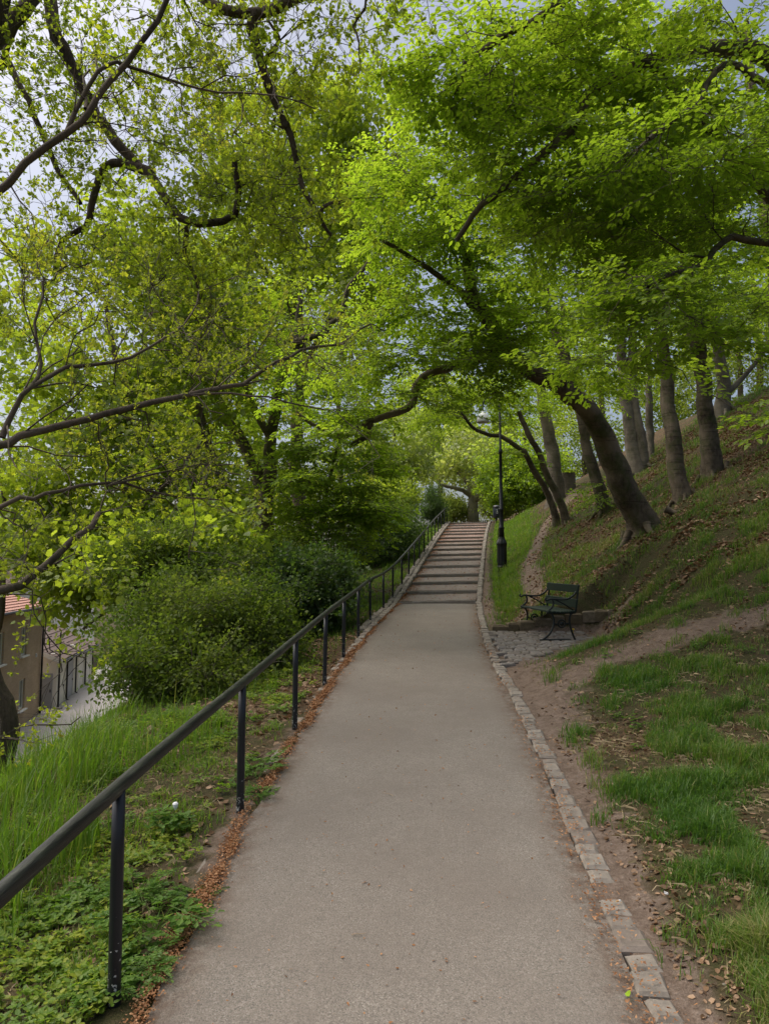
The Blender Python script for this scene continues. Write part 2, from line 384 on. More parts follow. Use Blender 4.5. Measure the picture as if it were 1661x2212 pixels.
def tube_np(pts, rad, k=8, mod=None, flat=1.0):
    n = len(pts); T = np.gradient(pts, axis=0); T /= np.linalg.norm(T, axis=1)[:, None] + 1e-9
    up = np.array([0, 0, 1.]) if abs(T[0][2]) < .9 else np.array([1., 0, 0])
    U = np.zeros_like(pts); u = np.cross(T[0], up); u /= np.linalg.norm(u); U[0] = u
    for i in range(1, n):
        u = U[i - 1] - T[i] * np.dot(U[i - 1], T[i]); l = np.linalg.norm(u); U[i] = u / l if l > 1e-6 else U[i - 1]
    W = np.cross(T, U)
    a = np.arange(k) * 2 * math.pi / k
    R = np.asarray(rad)[:, None] * np.ones((1, k))
    if mod is not None: R = R * mod(a[None, :], np.arange(n)[:, None])
    V = pts[:, None, :] + R[..., None] * (np.cos(a)[None, :, None] * U[:, None, :] + flat * np.sin(a)[None, :, None] * W[:, None, :])
    i = np.arange(n - 1)[:, None] * k; j = np.arange(k)[None, :]; j2 = (j + 1) % k
    Q = np.stack([i + j, i + j2, i + k + j2, i + k + j], -1).reshape(-1, 4)
    return V.reshape(-1, 3), Q

def spline(pts, step=.25):
    pts = np.asarray(pts, float); n = len(pts); out = []
    for i in range(n - 1):
        p0 = pts[max(i - 1, 0)]; p1 = pts[i]; p2 = pts[i + 1]; p3 = pts[min(i + 2, n - 1)]
        m = max(2, int(np.linalg.norm(p2 - p1) / step) + 1)
        t = np.linspace(0, 1, m, endpoint=False)[:, None]
        out.append(.5 * ((2 * p1) + (p2 - p0) * t + (2 * p0 - 5 * p1 + 4 * p2 - p3) * t ** 2 + (3 * p1 - p0 - 3 * p2 + p3) * t ** 3))
    out.append(pts[-1:]); return np.concatenate(out)

# ------------------------------------------------------------------ leaves and sprays
LEAF = {
    'beech': np.array([(0, 0, 0), (.28, .27, .06), (.70, .25, .05), (1, 0, -.03), (.70, -.25, .05), (.28, -.27, .06)]),
    'oak': np.array([(0, 0, 0), (.40, .15, .03), (.76, .30, .06), (1, 0, -.06), (.76, -.30, .06), (.40, -.15, .03)]),
    'maple': np.array([(0, 0, 0), (.12, .46, -.04), (.62, .40, -.02), (1, 0, -.1), (.62, -.40, -.02), (.12, -.46, -.04)]),
    'small': np.array([(0, 0, 0), (.3, .33, .05), (.75, .27, .05), (1, 0, 0), (.75, -.27, .05), (.3, -.33, .05)]),
}
def nrm(a): return a / (np.linalg.norm(a, axis=-1, keepdims=True) + 1e-9)
class Template:
    def __init__(s, leaves, twigs, shape):
        # leaves: list of (pos, dir, normal, length); twigs: list of (p0, p1, r)
        B = LEAF[shape]; V = []; Q = []; mi = []; lid = []
        for i, (p, d, nn, L) in enumerate(leaves):
            X = nrm(np.array(d, float)); Z = np.array(nn, float); Z = nrm(Z - X * np.dot(X, Z)); Y = np.cross(Z, X)
            b = len(V) * 6; wv, cv = rg.uniform(.75, 1.2), rg.normal(0, .12); V.append(np.array(p) + L * (B[:, :1] * X + wv * B[:, 1:2] * Y + (B[:, 2:3] + cv * B[:, :1] ** 2 + rg.normal(0, .03, (6, 1))) * Z))
            Q += [(b, b + 1, b + 2, b + 3), (b, b + 3, b + 4, b + 5)]; mi += [0, 0]; lid += [i] * 6
        V = np.concatenate(V) if V else np.zeros((0, 3)); tv = []; b = len(V)
        for p0, p1, r in twigs:
            d = nrm(np.array(p1) - np.array(p0)); u = nrm(np.cross(d, [.3, .2, 1.])); w_ = np.cross(d, u)
            ring = [math.cos(a) * u + math.sin(a) * w_ for a in (0, 2.094, 4.189)]
            tv += [np.array(p0) + r * q for q in ring] + [np.array(p1) + r * .6 * q for q in ring]
            for i in range(3): Q.append((b + i, b + (i + 1) % 3, b + 3 + (i + 1) % 3, b + 3 + i)); mi.append(1)
            b += 6
        s.V = np.concatenate([V, np.array(tv).reshape(-1, 3)]); s.Q = np.array(Q, np.int32); s.mi = np.array(mi, np.int32)
        s.nleaf = len(leaves); s.lid = np.array(lid + [0] * len(tv))
def place(tpls, pos, R, scale, rng, base_var=None):
    """copies of the templates at M places -> V, Q, mi, var"""
    M = len(pos); k = rng.integers(0, len(tpls), M); Vs, Qs, ms, vs = [], [], [], []; off = 0
    for i, t in enumerate(tpls):
        s = np.where(k == i)[0]
        if not len(s): continue
        V = np.einsum('mij,nj->mni', R[s], t.V) * scale[s][:, None, None] + pos[s][:, None, :]
        lv = rng.uniform(0, 1, (len(s), max(t.nleaf, 1)))[:, t.lid]
        if base_var is not None: lv = np.clip(lv * .55 + base_var[s][:, None] * .6 - .08, 0, 1)
        n = len(t.V); Q = t.Q[None] + (np.arange(len(s)) * n)[:, None, None] + off
        Vs.append(V.reshape(-1, 3)); Qs.append(Q.reshape(-1, 4)); ms.append(np.tile(t.mi, len(s))); vs.append(lv.reshape(-1)); off += n * len(s)
    return np.concatenate(Vs), np.concatenate(Qs), np.concatenate(ms), np.concatenate(vs)

def tpl_beech(rng, L=.55, leaf=.080, den=.9):
    lv, tw = [], []
    def twig(p, ang, ln, lvl):
        n = max(3, int(ln / (.055 / den))); q = np.array(p); a = ang
        for i in range(n):
            a += rng.normal(0, .10); st = ln / n
            q2 = q + st * np.array([math.cos(a), math.sin(a), rng.normal(0, .08) - .10 * lvl])
            if i % 2 == 0 or lvl == 0: tw.append((q, q2 if lvl == 0 else q + 2 * (q2 - q), .0032 if lvl == 0 else .002))
            sd = 1 if i % 2 else -1
            if i > 0 or lvl:
                la = a + sd * rng.uniform(.6, 1.1); el = rng.normal(-.18, .28)
                d = np.array([math.cos(la) * math.cos(el), math.sin(la) * math.cos(el), math.sin(el)])
                lv.append((q2, d, np.array([rng.normal(0, .30), rng.normal(0, .30), 1]), leaf * rng.uniform(.7, 1.15)))
            if lvl == 0 and i > 0 and i < n - 1 and i % 2 == 1:
                twig(q2, a - sd * rng.uniform(.5, .9), ln * rng.uniform(.3, .5), 1)
            q = q2
        lv.append((q, np.array([math.cos(a), math.sin(a), -.2]), np.array([0, 0, 1.]), leaf))
    twig((0, 0, 0), 0, L, 0)
    return lv, tw
def tpl_cluster(rng, L=.5, leaf=.05, nros=5, per=7, spread=.9, twr=.004):
    """bare twigs ending in rosettes of leaves (oak in spring)"""
    lv, tw = [], []
    pts = [np.zeros(3)]; a = np.array([1., 0, 0])
    for i in range(4):
        a = nrm(a + rng.normal(0, .22, 3)); pts.append(pts[-1] + a * L / 4); tw.append((pts[-2], pts[-1], twr * (1 - i * .15)))
    ends = [pts[-1]]
    for i in range(nros - 1):
        j = rng.integers(1, 4); d = nrm(a + rng.normal(0, .8, 3)); e = pts[j] + d * rng.uniform(.08, .24) * L * 2; tw.append((pts[j], e, twr * .6)); ends.append(e)
    for e in ends:
        ax = nrm(e - pts[0] * 0 + rng.normal(0, .3, 3))
        for q in range(per):
            d = nrm(ax * .35 + rng.normal(0, spread, 3) + np.array([0, 0, -.15]))
            lv.append((e + d * .006, d, nrm(np.array([0, 0, 1.]) + rng.normal(0, .6, 3)), leaf * rng.uniform(.6, 1.2)))
    return lv, tw
def tpl_loose(rng, L=.6, leaf=.08, n=26, twr=.004):
    lv, tw = [], []
    pts = [np.zeros(3)]; a = np.array([1., 0, -.05])
    for i in range(5):
        a = nrm(a + rng.normal(0, .15, 3)); pts.append(pts[-1] + a * L / 5); tw.append((pts[-2], pts[-1], twr * (1 - i * .12)))
    for i in range(n):
        j = rng.integers(1, 6); p = pts[j] + rng.normal(0, 1, 3) * np.array([.09, .13, .07]) * L * 1.5
        d = nrm(p - pts[j] + rng.normal(0, .06, 3) + np.array([.03, 0, -.04]))
        lv.append((p, d, nrm(np.array([0, 0, 1.]) + rng.normal(0, .55, 3)), leaf * rng.uniform(.65, 1.2)))
    return lv, tw
rg = np.random.default_rng(7)
T_BEECH = [Template(*tpl_beech(rg, .55, .074, .95), 'beech') for _ in range(8)]
T_BEECHF = [Template(*tpl_beech(rg, .6, .10, .62), 'beech') for _ in range(8)]
T_OAK = [Template(*tpl_cluster(rg, .55, .066, 6, 8, .8), 'oak') for _ in range(8)]
T_BRONZE = [Template(*tpl_cluster(rg, .5, .045, 4, 6), 'oak') for _ in range(6)]
T_MAPLE = [Template(*tpl_loose(rg, .62, .105, 20), 'maple') for _ in range(8)]
T_SHRUB = [Template(*tpl_loose(rg, .38, .046, 24, .002), 'small') for _ in range(6)]
T_IVY = [Template(*tpl_loose(rg, .4, .06, 26, .003), 'maple') for _ in range(6)]
T_CONIF = [Template(*tpl_loose(rg, .35, .05, 40, .003), 'oak') for _ in range(5)]

# ------------------------------------------------------------------ tree builder
class Skel:
    def __init__(s, rng): s.P = np.zeros((0, 3)); s.D = np.zeros((0, 3)); s.R = np.zeros(0); s.N = np.zeros(0); s.lines = []; s.rng = rng
    def add(s, pts, rad, k):
        D = np.gradient(pts, axis=0); D = nrm(D)
        s.P = np.concatenate([s.P, pts]); s.D = np.concatenate([s.D, D]); s.R = np.concatenate([s.R, rad]); s.N = np.concatenate([s.N, np.zeros(len(rad))]); s.lines.append((pts, rad, k))
    def limb(s, pts, r0, r1, wig=.03, k=10, flare=False, step=.22):
        q = spline(pts, step); n = len(q)
        t = np.linspace(0, 1, n); rad = r0 + (r1 - r0) * t ** .85
        if wig:
            e = s.rng.normal(0, wig, (n, 3)); e = (e + np.roll(e, 1, 0) + np.roll(e, -1, 0)) / 2; e[0] = 0; e[-1] = 0; q = q + e * np.minimum(1, t * 5)[:, None]
        s.add(q, rad, k); s.lines[-1] = (q, rad, k if not flare else -k)
    def grow(s, targets, rmax=.05, kr=.010, rend=.005, sag=.25, keep=.55):
        """reach every target with a curved tapering branch; returns nodes that carry sprays"""
        d0 = np.min(np.linalg.norm(targets[:, None] - s.P[None], axis=2), axis=1)
        SP, SD = [], []
        for i in np.argsort(d0):
            t = targets[i]; d = np.linalg.norm(s.P - t, axis=1)
            to = nrm(t - s.P); al = (to * s.D).sum(1)
            cost = d * (1.25 - .35 * al) + np.where(s.R < .009, .5, 0) + .25 * np.maximum(0, s.P[:, 2] - t[2] - .4) + .3 * s.N
            j = int(np.argmin(cost)); p = s.P[j]; dd = d[j]
            if dd < .12: continue
            s.N[max(j - 1, 0):j + 2] += 1
            side = nrm(s.rng.normal(0, 1, 3)); up = np.array([0, 0, 1.])
            c1 = p + nrm(s.D[j] * .7 + to[j] * .8 + side * .35) * dd * .38
            c2 = t - (to[j] * np.array([1, 1, .3]) + up * -sag + side * .2) * dd * .32
            n = max(4, int(dd / .18)); u = np.linspace(0, 1, n)[:, None]
            q = (1 - u) ** 3 * p + 3 * u * (1 - u) ** 2 * c1 + 3 * u * u * (1 - u) * c2 + u ** 3 * t
            q[1:] += s.rng.normal(0, .022, (n - 1, 3))
            r0 = min(s.R[j] * .72, rmax, .006 + kr * dd); r0 = max(r0, rend)
            rad = r0 + (rend - r0) * np.linspace(0, 1, n)
            s.add(q, rad, 5 if r0 > .02 else 4 if r0 > .011 else 3)
            m = int(n * (1 - keep)); SP.append(q[m:]); SD.append(np.broadcast_to(nrm(np.gradient(q, axis=0))[m:], q[m:].shape))
        return np.concatenate(SP), np.concatenate(SD)
    def mesh(s, name, mat, origin, zbase=None, amp=.1):
        Vs, Qs = [], []; off = 0
        for pts, rad, k in s.lines:
            mod = None; kk = abs(k)
            if k < 0 or rad[0] > .07:
                ph = s.rng.uniform(0, 6, 4); fl = k < 0
                L = np.concatenate([[0], np.cumsum(np.linalg.norm(np.diff(pts, axis=0), axis=1))])
                def mod(a, i, L=L, ph=ph, fl=fl):
                    l = L[i]; m = 1 + amp * .5 * np.sin(2 * a + ph[0] + l * .9) * np.sin(l * 1.7 + ph[1]) + amp * .4 * np.sin(3 * a + ph[2] - l * 1.3) + amp * .3 * np.sin(5 * a + ph[3] + l * 3.1)
                    if fl: m = m * (1 + (.22 + .18 * np.sin(4 * a + ph[1]) + .08 * np.sin(7 * a + ph[2])) * np.exp(-np.maximum(l - .55, 0) / .42))
                    return m
            V, Q = tube_np(pts, rad, kk, mod); Vs.append(V); Qs.append(Q + off); off += len(V)
        V = np.concatenate(Vs) - np.array(origin)
        return mesh_np(name, V, np.concatenate(Qs), [mat], smooth=True)

def blob_targets(blobs, rng, dens=1.0):
    out = []
    for xd, yd, d, rx, ry, rd, n in blobs:
        n = max(3, int(n * dens))
        c = P(xd, yd, d); v = rng.normal(0, 1, (n, 3)); v = nrm(v) * rng.uniform(0, 1, (n, 1)) ** (1 / 2.4)
        out.append(c + v * np.array([rx * d / F, rd, ry * d / F]))
    return np.concatenate(out)
def spray_frames(SP, SD, per, rng, mode):
    pos = np.repeat(SP, per, 0); dr = np.repeat(SD, per, 0); M = len(pos)
    if mode == 'flat':       # beech: horizontal layered sprays, slightly drooping
        yaw = np.arctan2(dr[:, 1], dr[:, 0]) + rng.choice([-1, 1], M) * rng.uniform(.2, 1.3, M); pit = rng.normal(-.16, .20, M)
        X = np.stack([np.cos(yaw) * np.cos(pit), np.sin(yaw) * np.cos(pit), np.sin(pit)], 1)
        Z = np.array([0, 0, 1.]) + rng.normal(0, .2, (M, 3))
    else:
        X = nrm(dr * .5 + rng.normal(0, .65, (M, 3)) + np.array([0, 0, .12])); Z = rng.normal(0, .6, (M, 3)) + np.array([0, 0, 1.])
    Z = nrm(Z - X * (X * Z).sum(1, keepdims=True)); Y = np.cross(Z, X)
    return pos, np.stack([X, Y, Z], 2)

def tree(name, label, base, limbs, blobs, tpl, leafmat, bark, seed, cat='tree', group=None, per=2, scale=1.0, mode='flat', keep=.55,
         rmax=.05, kr=.010, sag=.25, wig=.03, extra=None, amp=.1, skip=None, dens=.72, roots=False, limbtg=0):
    rng = np.random.default_rng(seed); sk = Skel(rng)
    for pts, r0, r1, fl in limbs:
        q0 = [P(*p) if not isinstance(p, np.ndarray) else p for p in pts]
        if fl: q0 = [q0[0] - nrm(nrm(q0[1] - q0[0]) + np.array([0, 0, .6])) * .6] + q0
        sk.limb(q0, r0, r1, wig, 18 if r0 > .15 else 10 if r0 > .05 else 7, fl)
    if roots:
        rr = limbs[0][1]; nr = 5 + int(rr > .3)
        for q in range(nr):
            a = rng.uniform(0, .7) + q * 2 * math.pi / nr; dd = np.array([math.cos(a), math.sin(a)]); Lr = rng.uniform(1.6, 2.9) * rr + .25
            rp = []
            for f_, zz in ((.55, .20), (.9, .02), (1.3, -.03), (1.8, -.09)):
                xy = base[:2] + dd * (rr * .5 + (Lr - rr * .5) * f_ / 2.2) + rng.normal(0, .03, 2); rp.append(np.array([xy[0], xy[1], Hf(*xy) + zz * rr / .35]))
            sk.limb(rp, rr * .24, rr * .05, .01, 8)
    tg = blob_targets(blobs, rng, dens)
    if limbtg:
        ln = [q for (q, rad, k) in sk.lines[:len(limbs)]]; allp = np.concatenate([q[2:] for q in ln]); pk = allp[rng.integers(0, len(allp), limbtg)]
        tg = np.concatenate([tg, pk + nrm(rng.normal(0, 1, (limbtg, 3)) + np.array([0, 0, .1])) * rng.uniform(.25, .75, (limbtg, 1))])
    if extra is not None: tg = np.concatenate([tg, extra])
    SP, SD = sk.grow(tg, rmax, kr, keep=keep, sag=sag)
    root = empty(name, tuple(base), label, cat, group)
    link('trunk', sk.mesh('trunk', MAT[bark], base, amp=amp), root)
    pos, R = spray_frames(SP, SD, per, rng, mode)
    if skip is not None:
        k = skip(pos); pos, R = pos[k], R[k]
    bv = vnoise(pos[:, 0] * 1.1, pos[:, 2] * 1.1 + pos[:, 1], seed)
    V, Q, mi, var = place(tpl, pos, R, rng.uniform(.75, 1.25, len(pos)) * scale, rng, bv)
    link('crown', mesh_np('crown', V - np.array(base), Q, [MAT[leafmat], MAT['twig_bark']], mi, var), root)
    return root

# ------------------------------------------------------------------ the ground
rng = np.random.default_rng(11)
TRACK = [(1.55, 8.2), (2.78, 9.1), (3.7, 9.3), (4.9, 9.15), (7.5, 8.8)]
TRAIL = [(2.9, 15.2), (3.58, 16.8), (4.32, 21.5), (5.78, 26.5), (7.24, 30.4), (8.49, 32.3), (9.3, 35)]
def masks(x, y):
    u = x - xr(y); v = xl(y) - x
    n = fbm(x * 1.3, y * 1.3, 3); n2 = fbm(x * .45, y * .45, 8)
    dirt = np.zeros(np.shape(x))
    wid = np.interp(y, [0, 2.5, 4, 6, 7.5, 9, 11, 14, 18, 24, 40], [.34, .40, .48, .66, 1.0, 1.35, .8, .6, .7, .45, .3])
    dirt = np.maximum(dirt, np.where(u > 0, 1.15 - u / wid, 0))
    dirt = np.maximum(dirt, 1.0 - polydist(x, y, TRACK) / (.22 + .55 * n) * .75)
    dirt = np.maximum(dirt, 1.05 - polydist(x, y, TRAIL) / (.22 + .3 * n) * .75)
    dirt = np.maximum(dirt, np.where((v > 0) & (v < .5), .6 - v * 1.2, 0) * (.35 + n))
    dirt = np.maximum(dirt, np.where((y > 10) & (y < 13.45) & (u > 0) & (((x - 1.75) * 2.3 - (y - 10.3) * 1.7) / 2.86 < .5), .75, 0))
    green = np.where(u > 0, np.where(y < 12, .62, .50) + (n2 - .5) * .8, .62 + (n2 - .5) * .6)
    sh = sm(12.5, 16, y) * (u > .5) * (1 - sm(.2, .42, (fbm(x * .8, y * .8, 5)))) ; green = green - .22 * sh
    green = np.where((u > 0) & (u < 2.2) & (y > 19), .85, green)
    green = np.where((v > 0) & (y > 8) & (y < 13) & (v < 1.6), .25, green)
    return np.clip(dirt, 0, 1), np.clip(green, 0, 1)
gx = np.concatenate([-np.geomspace(20, 420, 22)[::-1], np.arange(-19.5, -6, .5), np.arange(-6, -3, .16), np.arange(-3, 6.2, .085), np.arange(6.25, 16, .22), np.arange(16.2, 22, .6), np.geomspace(22.5, 420, 20)])
gy = np.concatenate([-np.geomspace(4, 200, 12)[::-1], np.arange(-3, 1, .5), np.arange(1, 19, .1), np.arange(19, 46, .22), np.arange(46, 70, 1.2), np.geomspace(71, 900, 26)])
X, Y = np.meshgrid(gx, gy); Z = H(X, Y)
u_ = X - xr(Y); v_ = xl(Y) - X
rough = (fbm(X * 2.2, Y * 2.2, 2) - .5) * .09 + (fbm(X * 7, Y * 7, 4) - .5) * .035
amp_ = np.clip(np.maximum(u_, v_) / .5, 0, 1); Z = Z + rough * amp_  * (np.abs(X) < 25) * (Z > -5.8)
dm, gm = masks(X, Y)
ny, nx = X.shape; idx = np.arange(ny * nx).reshape(ny, nx)
Q = np.stack([idx[:-1, :-1], idx[:-1, 1:], idx[1:, 1:], idx[1:, :-1]], -1).reshape(-1, 4)
g = link('ground', mesh_np('ground', np.stack([X, Y, Z], -1).reshape(-1, 3), Q, [MAT['ground']], smooth=True, attrs={'dirt': dm.ravel(), 'green': gm.ravel()}))
tag(g, 'brown earth bank and grassy slope rising to the right of the path', kind='structure')
def Hg(x, y):
    """ground height with its roughness (what stands on it uses this)"""
    x = np.asarray(x, float); y = np.asarray(y, float)
    u = x - xr(y); v = xl(y) - x
    return H(x, y) + ((fbm(x * 2.2, y * 2.2, 2) - .5) * .09 + (fbm(x * 7, y * 7, 4) - .5) * .035) * np.clip(np.maximum(u, v) / .5, 0, 1)

def strip(y0, y1, ny, nx, over=.0):
    ys = np.linspace(y0, y1, ny); t = np.linspace(0, 1, nx)
    a = xl(ys) - over; b = xr(ys) + over
    wob = (vnoise(ys * 3.1, ys * 0, 5) - .5) * .07
    X = a[:, None] * (1 - t) + b[:, None] * t; Y = np.broadcast_to(ys[:, None], X.shape)
    X = X + np.where(t[None] < .5, wob[:, None] * (1 - 2 * t[None]), 0)
    Z = zpath(Y) + .012 * np.sin(math.pi * t)[None] + (fbm(X * .9, Y * .9, 6) - .5) * .012
    e = np.clip(1 - np.minimum(X - X[:, :1], (X[:, -1:] - X)) / .22, 0, 1)
    i = np.arange(ny * nx).reshape(ny, nx)
    Q = np.stack([i[:-1, :-1], i[:-1, 1:], i[1:, 1:], i[1:, :-1]], -1).reshape(-1, 4)
    return np.stack([X, Y, Z], -1).reshape(-1, 3), Q, e.ravel()
V, Q, e = strip(-4, 18.72, 280, 25)
p = link('path', mesh_np('path', V, Q, [MAT['asphalt']], smooth=True, attrs={'edge': e}))
tag(p, 'worn grey asphalt footpath leading up to the steps', kind='structure')
V, Q, e = strip(39.35, 62, 40, 9)
p = link('path', mesh_np('path', V, Q, [MAT['tread_red']], smooth=True, attrs={'edge': e})); tag(p, 'reddish path continuing beyond the top step', kind='structure')

# ------------------------------------------------------------------ steps
RIS = [18.6, 19.96, 21.34, 22.62, 24.36, 25.9, 27.1, 28.6, 30.0, 31.2, 32.4, 33.9, 35.1, 36.6, 37.9, 39.14]
root = empty('stairs', (1.4, 18.6, 1.03), 'long flight of shallow asphalt steps with stone edges beside the handrail', 'stairs')
o3 = np.array(root.location)
for i, y0 in enumerate(RIS):
    y1 = RIS[i + 1] if i + 1 < len(RIS) else 40.0
    z0 = float(zpath(y0)) + .075; z1 = float(zpath(y1)) - .01
    xs = np.linspace(0, 1, 13); tread = MB(); n0 = .13
    vs = []
    for (yy, zz) in ((y0 + n0, z0 + (z1 - z0) * n0 / (y1 - y0) - .004), (y0 + (y1 - y0) * .5, (z0 + z1) / 2 - .01), (y1 + .05, z1)):
        for t in xs:
            x = xl(yy) + (xr(yy) - xl(yy)) * t
            vs.append((x - o3[0], yy - o3[1], zz + .04 * (t - .5) - o3[2] + rng.uniform(-.004, .004)))
    fs = [(r * 13 + j, r * 13 + j + 1, r * 13 + 14 + j, r * 13 + 13 + j) for r in range(2) for j in range(12)]
    tread.add(vs, fs)
    st = tread.build('step', MAT['tread_red' if i > 8 else 'tread'], root, smooth=True)
    a = st.data.attributes.new('edge', 'FLOAT', 'POINT'); a.data.foreach_set('value', np.array([max(0, 1 - min(t, 1 - t) * 7) for _ in range(3) for t in xs], np.float32) * .9)
    no = MB(); cuts = np.concatenate([[0], np.sort(rng.uniform(.15, .85, 2)), [1]])
    for j in range(3):
        a, b = cuts[j], cuts[j + 1]
        xa = xl(y0) + (xr(y0) - xl(y0)) * a + .002; xb = xl(y0) + (xr(y0) - xl(y0)) * b - .002
        zc = .04 * ((a + b) / 2 - .5)
        no.box(((xa + xb) / 2 - o3[0], y0 + n0 / 2 - o3[1], z0 - .12 + zc - o3[2] + rng.uniform(-.006, .006)), (xb - xa, n0, .24), rng.uniform(.15, .85), .012, M=[[1, 0, 0], [0, 1, 0], [.02, 0, 1]])
    no.build('nosing', MAT['nosing'], st)

# ------------------------------------------------------------------ kerb setts
def setts(name, fx, y0, y1, wdt, ln, lift, label, skip=None, seed=1):
    r = np.random.default_rng(seed); mb = MB(); y = y0
    while y < y1:
        l = ln * r.uniform(.75, 1.3); yc = y + l / 2
        slope = float(zpath(yc + .1) - zpath(yc - .1)) / .2; dx = float(fx(yc + .1) - fx(yc - .1)) / .2
        if not (skip and skip(yc, r)):
            ww = wdt * r.uniform(.85, 1.15); ang = math.atan2(dx, 1) + r.normal(0, .03)
            M = np.array([[math.cos(ang), math.sin(ang), 0], [-math.sin(ang), math.cos(ang), 0], [r.normal(0, .04), slope + r.normal(0, .015), 1]])
            z = float(zpath(yc)) + lift(yc) + r.normal(0, .006)
            vs = MB(); mb.box((float(fx(yc)) + r.normal(0, .008), yc, z - .06), (ww, l - r.uniform(.006, .016), .15), float(np.clip(r.normal(.55, .22), 0, 1)), r.uniform(.012, .028), M, .006, r)
        y += l
    tag(mb.build(name, MAT['sett'], smooth=False), label, kind='structure')
setts('kerb', lambda y: xr(y) + .075, .6, 39.4, .135, .17, lambda y: .004 + .04 * float(sm(7, 16, y)) + .05 * float(sm(18, 21, y)), 'row of pale stone setts edging the right side of the path',
      skip=lambda y, r: y < 5.2 and r.random() < .03, seed=3)
setts('kerb', lambda y: xl(y) - .09, 2.5, 39.4, .13, .19, lambda y: -.03 + .055 * float(sm(7, 16, y)) + .06 * float(sm(18, 21, y)), 'row of half buried stone setts edging the left side of the path',
      skip=lambda y, r: r.random() < (.6 if y < 6 else .25 if y < 12 else 0), seed=4)
setts('kerb', lambda y: xl(y) - .24, 14, 39.4, .13, .19, lambda y: .02 + .06 * float(sm(18, 21, y)), 'second row of pale setts beside the steps under the handrail', seed=5)

# cobbled bay in front of the bench
mb = MB(); r = np.random.default_rng(8); yy = 10.25
while yy < 13.5:
    x = 1.6 + r.uniform(0, .1)
    while x < 3.6:
        l = r.uniform(.13, .24); xc = x + l / 2; yc = yy + .16 * (xc - 1.6)
        e = ((xc - 1.75) * 2.3 - (yc - 10.3) * 1.7) / math.hypot(2.3, 1.7)
        if e < .16 + r.uniform(-.1, .06) and yc < 13.42 and xc > xr(yc) + .17:
            mb.box((xc, yc, float(zpath(yc)) + .01), (l - .02, .105, .10), r.random(), .018, np.array([[1, .02, 0], [.16, 1, 0], [.02, .0655, 1]]), .008, r)
        x += l
    yy += .122
tag(mb.build('paving', MAT['cobble']), 'small patch of grey cobbles in front of the bench', kind='structure')

# low retaining wall behind the bench
wl = MB(); r = np.random.default_rng(9)
x = 2.0
z0 = float(zpath(13.55)) - .02
while x < 4.3:
    l = r.uniform(.20, .32); h = float(np.clip(.15 + .16 * (x + l / 2 - 2.0), .16, .46)); n = 2 if h > .26 else 1
    for k in range(n):
        hh = h / n; off = 0 if k == n - 1 else r.uniform(-.06, .06)
        wl.box((x + l / 2 + off, 13.56 + (0 if k == n - 1 else .012), z0 + hh * (k + .5)), (l - .012, .26, hh - .008), r.random(), .03, None, .011, r)
    x += l
tag(wl.build('stone_wall', MAT['wall_stone'], None), 'low wall of weathered sandstone blocks behind the park bench', 'wall')

# ------------------------------------------------------------------ handrail
PY = [-.6, 1.2, 3.15, 5.15, 7.2, 9.2, 11.04, 13.0, 15.22, 17.4, 19.2, 20.9, 22.5, 24.1, 25.8, 27.5, 29.2, 30.9, 32.6, 34.3, 36.0, 37.7, 39.4]
PXk = {3.15: -1.133, 5.15: -1.011, 7.2: -.887, 9.2: -.762, 11.04: -.627, 13.0: -.473, 15.22: -.30, 17.4: -.02}
posts = [(PXk.get(y, float(xl(y)) - .2 - .04 * (y > 18)), y) for y in PY]
root = empty('handrail', (posts[2][0], posts[2][1], 0), 'black metal handrail with a weathered dark top rail along the left of the path', 'handrail')
o3 = np.array(root.location)
pm = MB(); r0 = .0275; K = 12
pm.lathe([(r0, -.25), (r0 * 1.04, .0), (r0, .05), (r0, .3), (r0, .6), (r0, .86)], k=K)
pm0 = None
for (x, y) in posts:
    zb = float(zpath(y)) - .0
    if pm0 is None:
        low = [max(0, 1 - max(v[2], 0) / .42) for v in pm.v]
        o = pm.build('post', MAT['black_paint'], root, smooth=True, low=low); pm0 = o
    else:
        o = pm0.copy(); C.objects.link(o); o.parent = root
    o.location = (x - o3[0], y - o3[1], zb - o3[2]); o.rotation_euler = (rng.normal(0, .008), rng.normal(-.004, .01), rng.uniform(0, 6))
pts = [np.array([x, y, float(zpath(y)) + .882]) for x, y in posts]
pts.append(pts[-1] + np.array([.16, .9, .0])); pts.append(pts[-1] + np.array([.05, .12, -.12]))
q = spline(pts, .3) - o3
rm = MB(); sec = [(-.030, -.036), (.030, -.036), (.033, -.01), (.033, .018), (.022, .036), (0, .041), (-.022, .036), (-.033, .018), (-.033, -.01)]
T = nrm(np.gradient(q, axis=0)); S = nrm(np.cross(T, [0, 0, 1.])); W = np.cross(S, T); k = len(sec); sec = [(a * .74, b_ * .72) for a, b_ in sec]
vs = [q[i] + S[i] * a + W[i] * b for i in range(len(q)) for a, b in sec]
fs = [(i * k + j, (i + 1) * k + j, (i + 1) * k + (j + 1) % k, i * k + (j + 1) % k) for i in range(len(q) - 1) for j in range(k)]
rm.add(vs, fs + [tuple(range(k)), tuple(range(len(vs) - k, len(vs)))[::-1]])
rm.build('top_rail', MAT['rail_wood'], root, smooth=True)

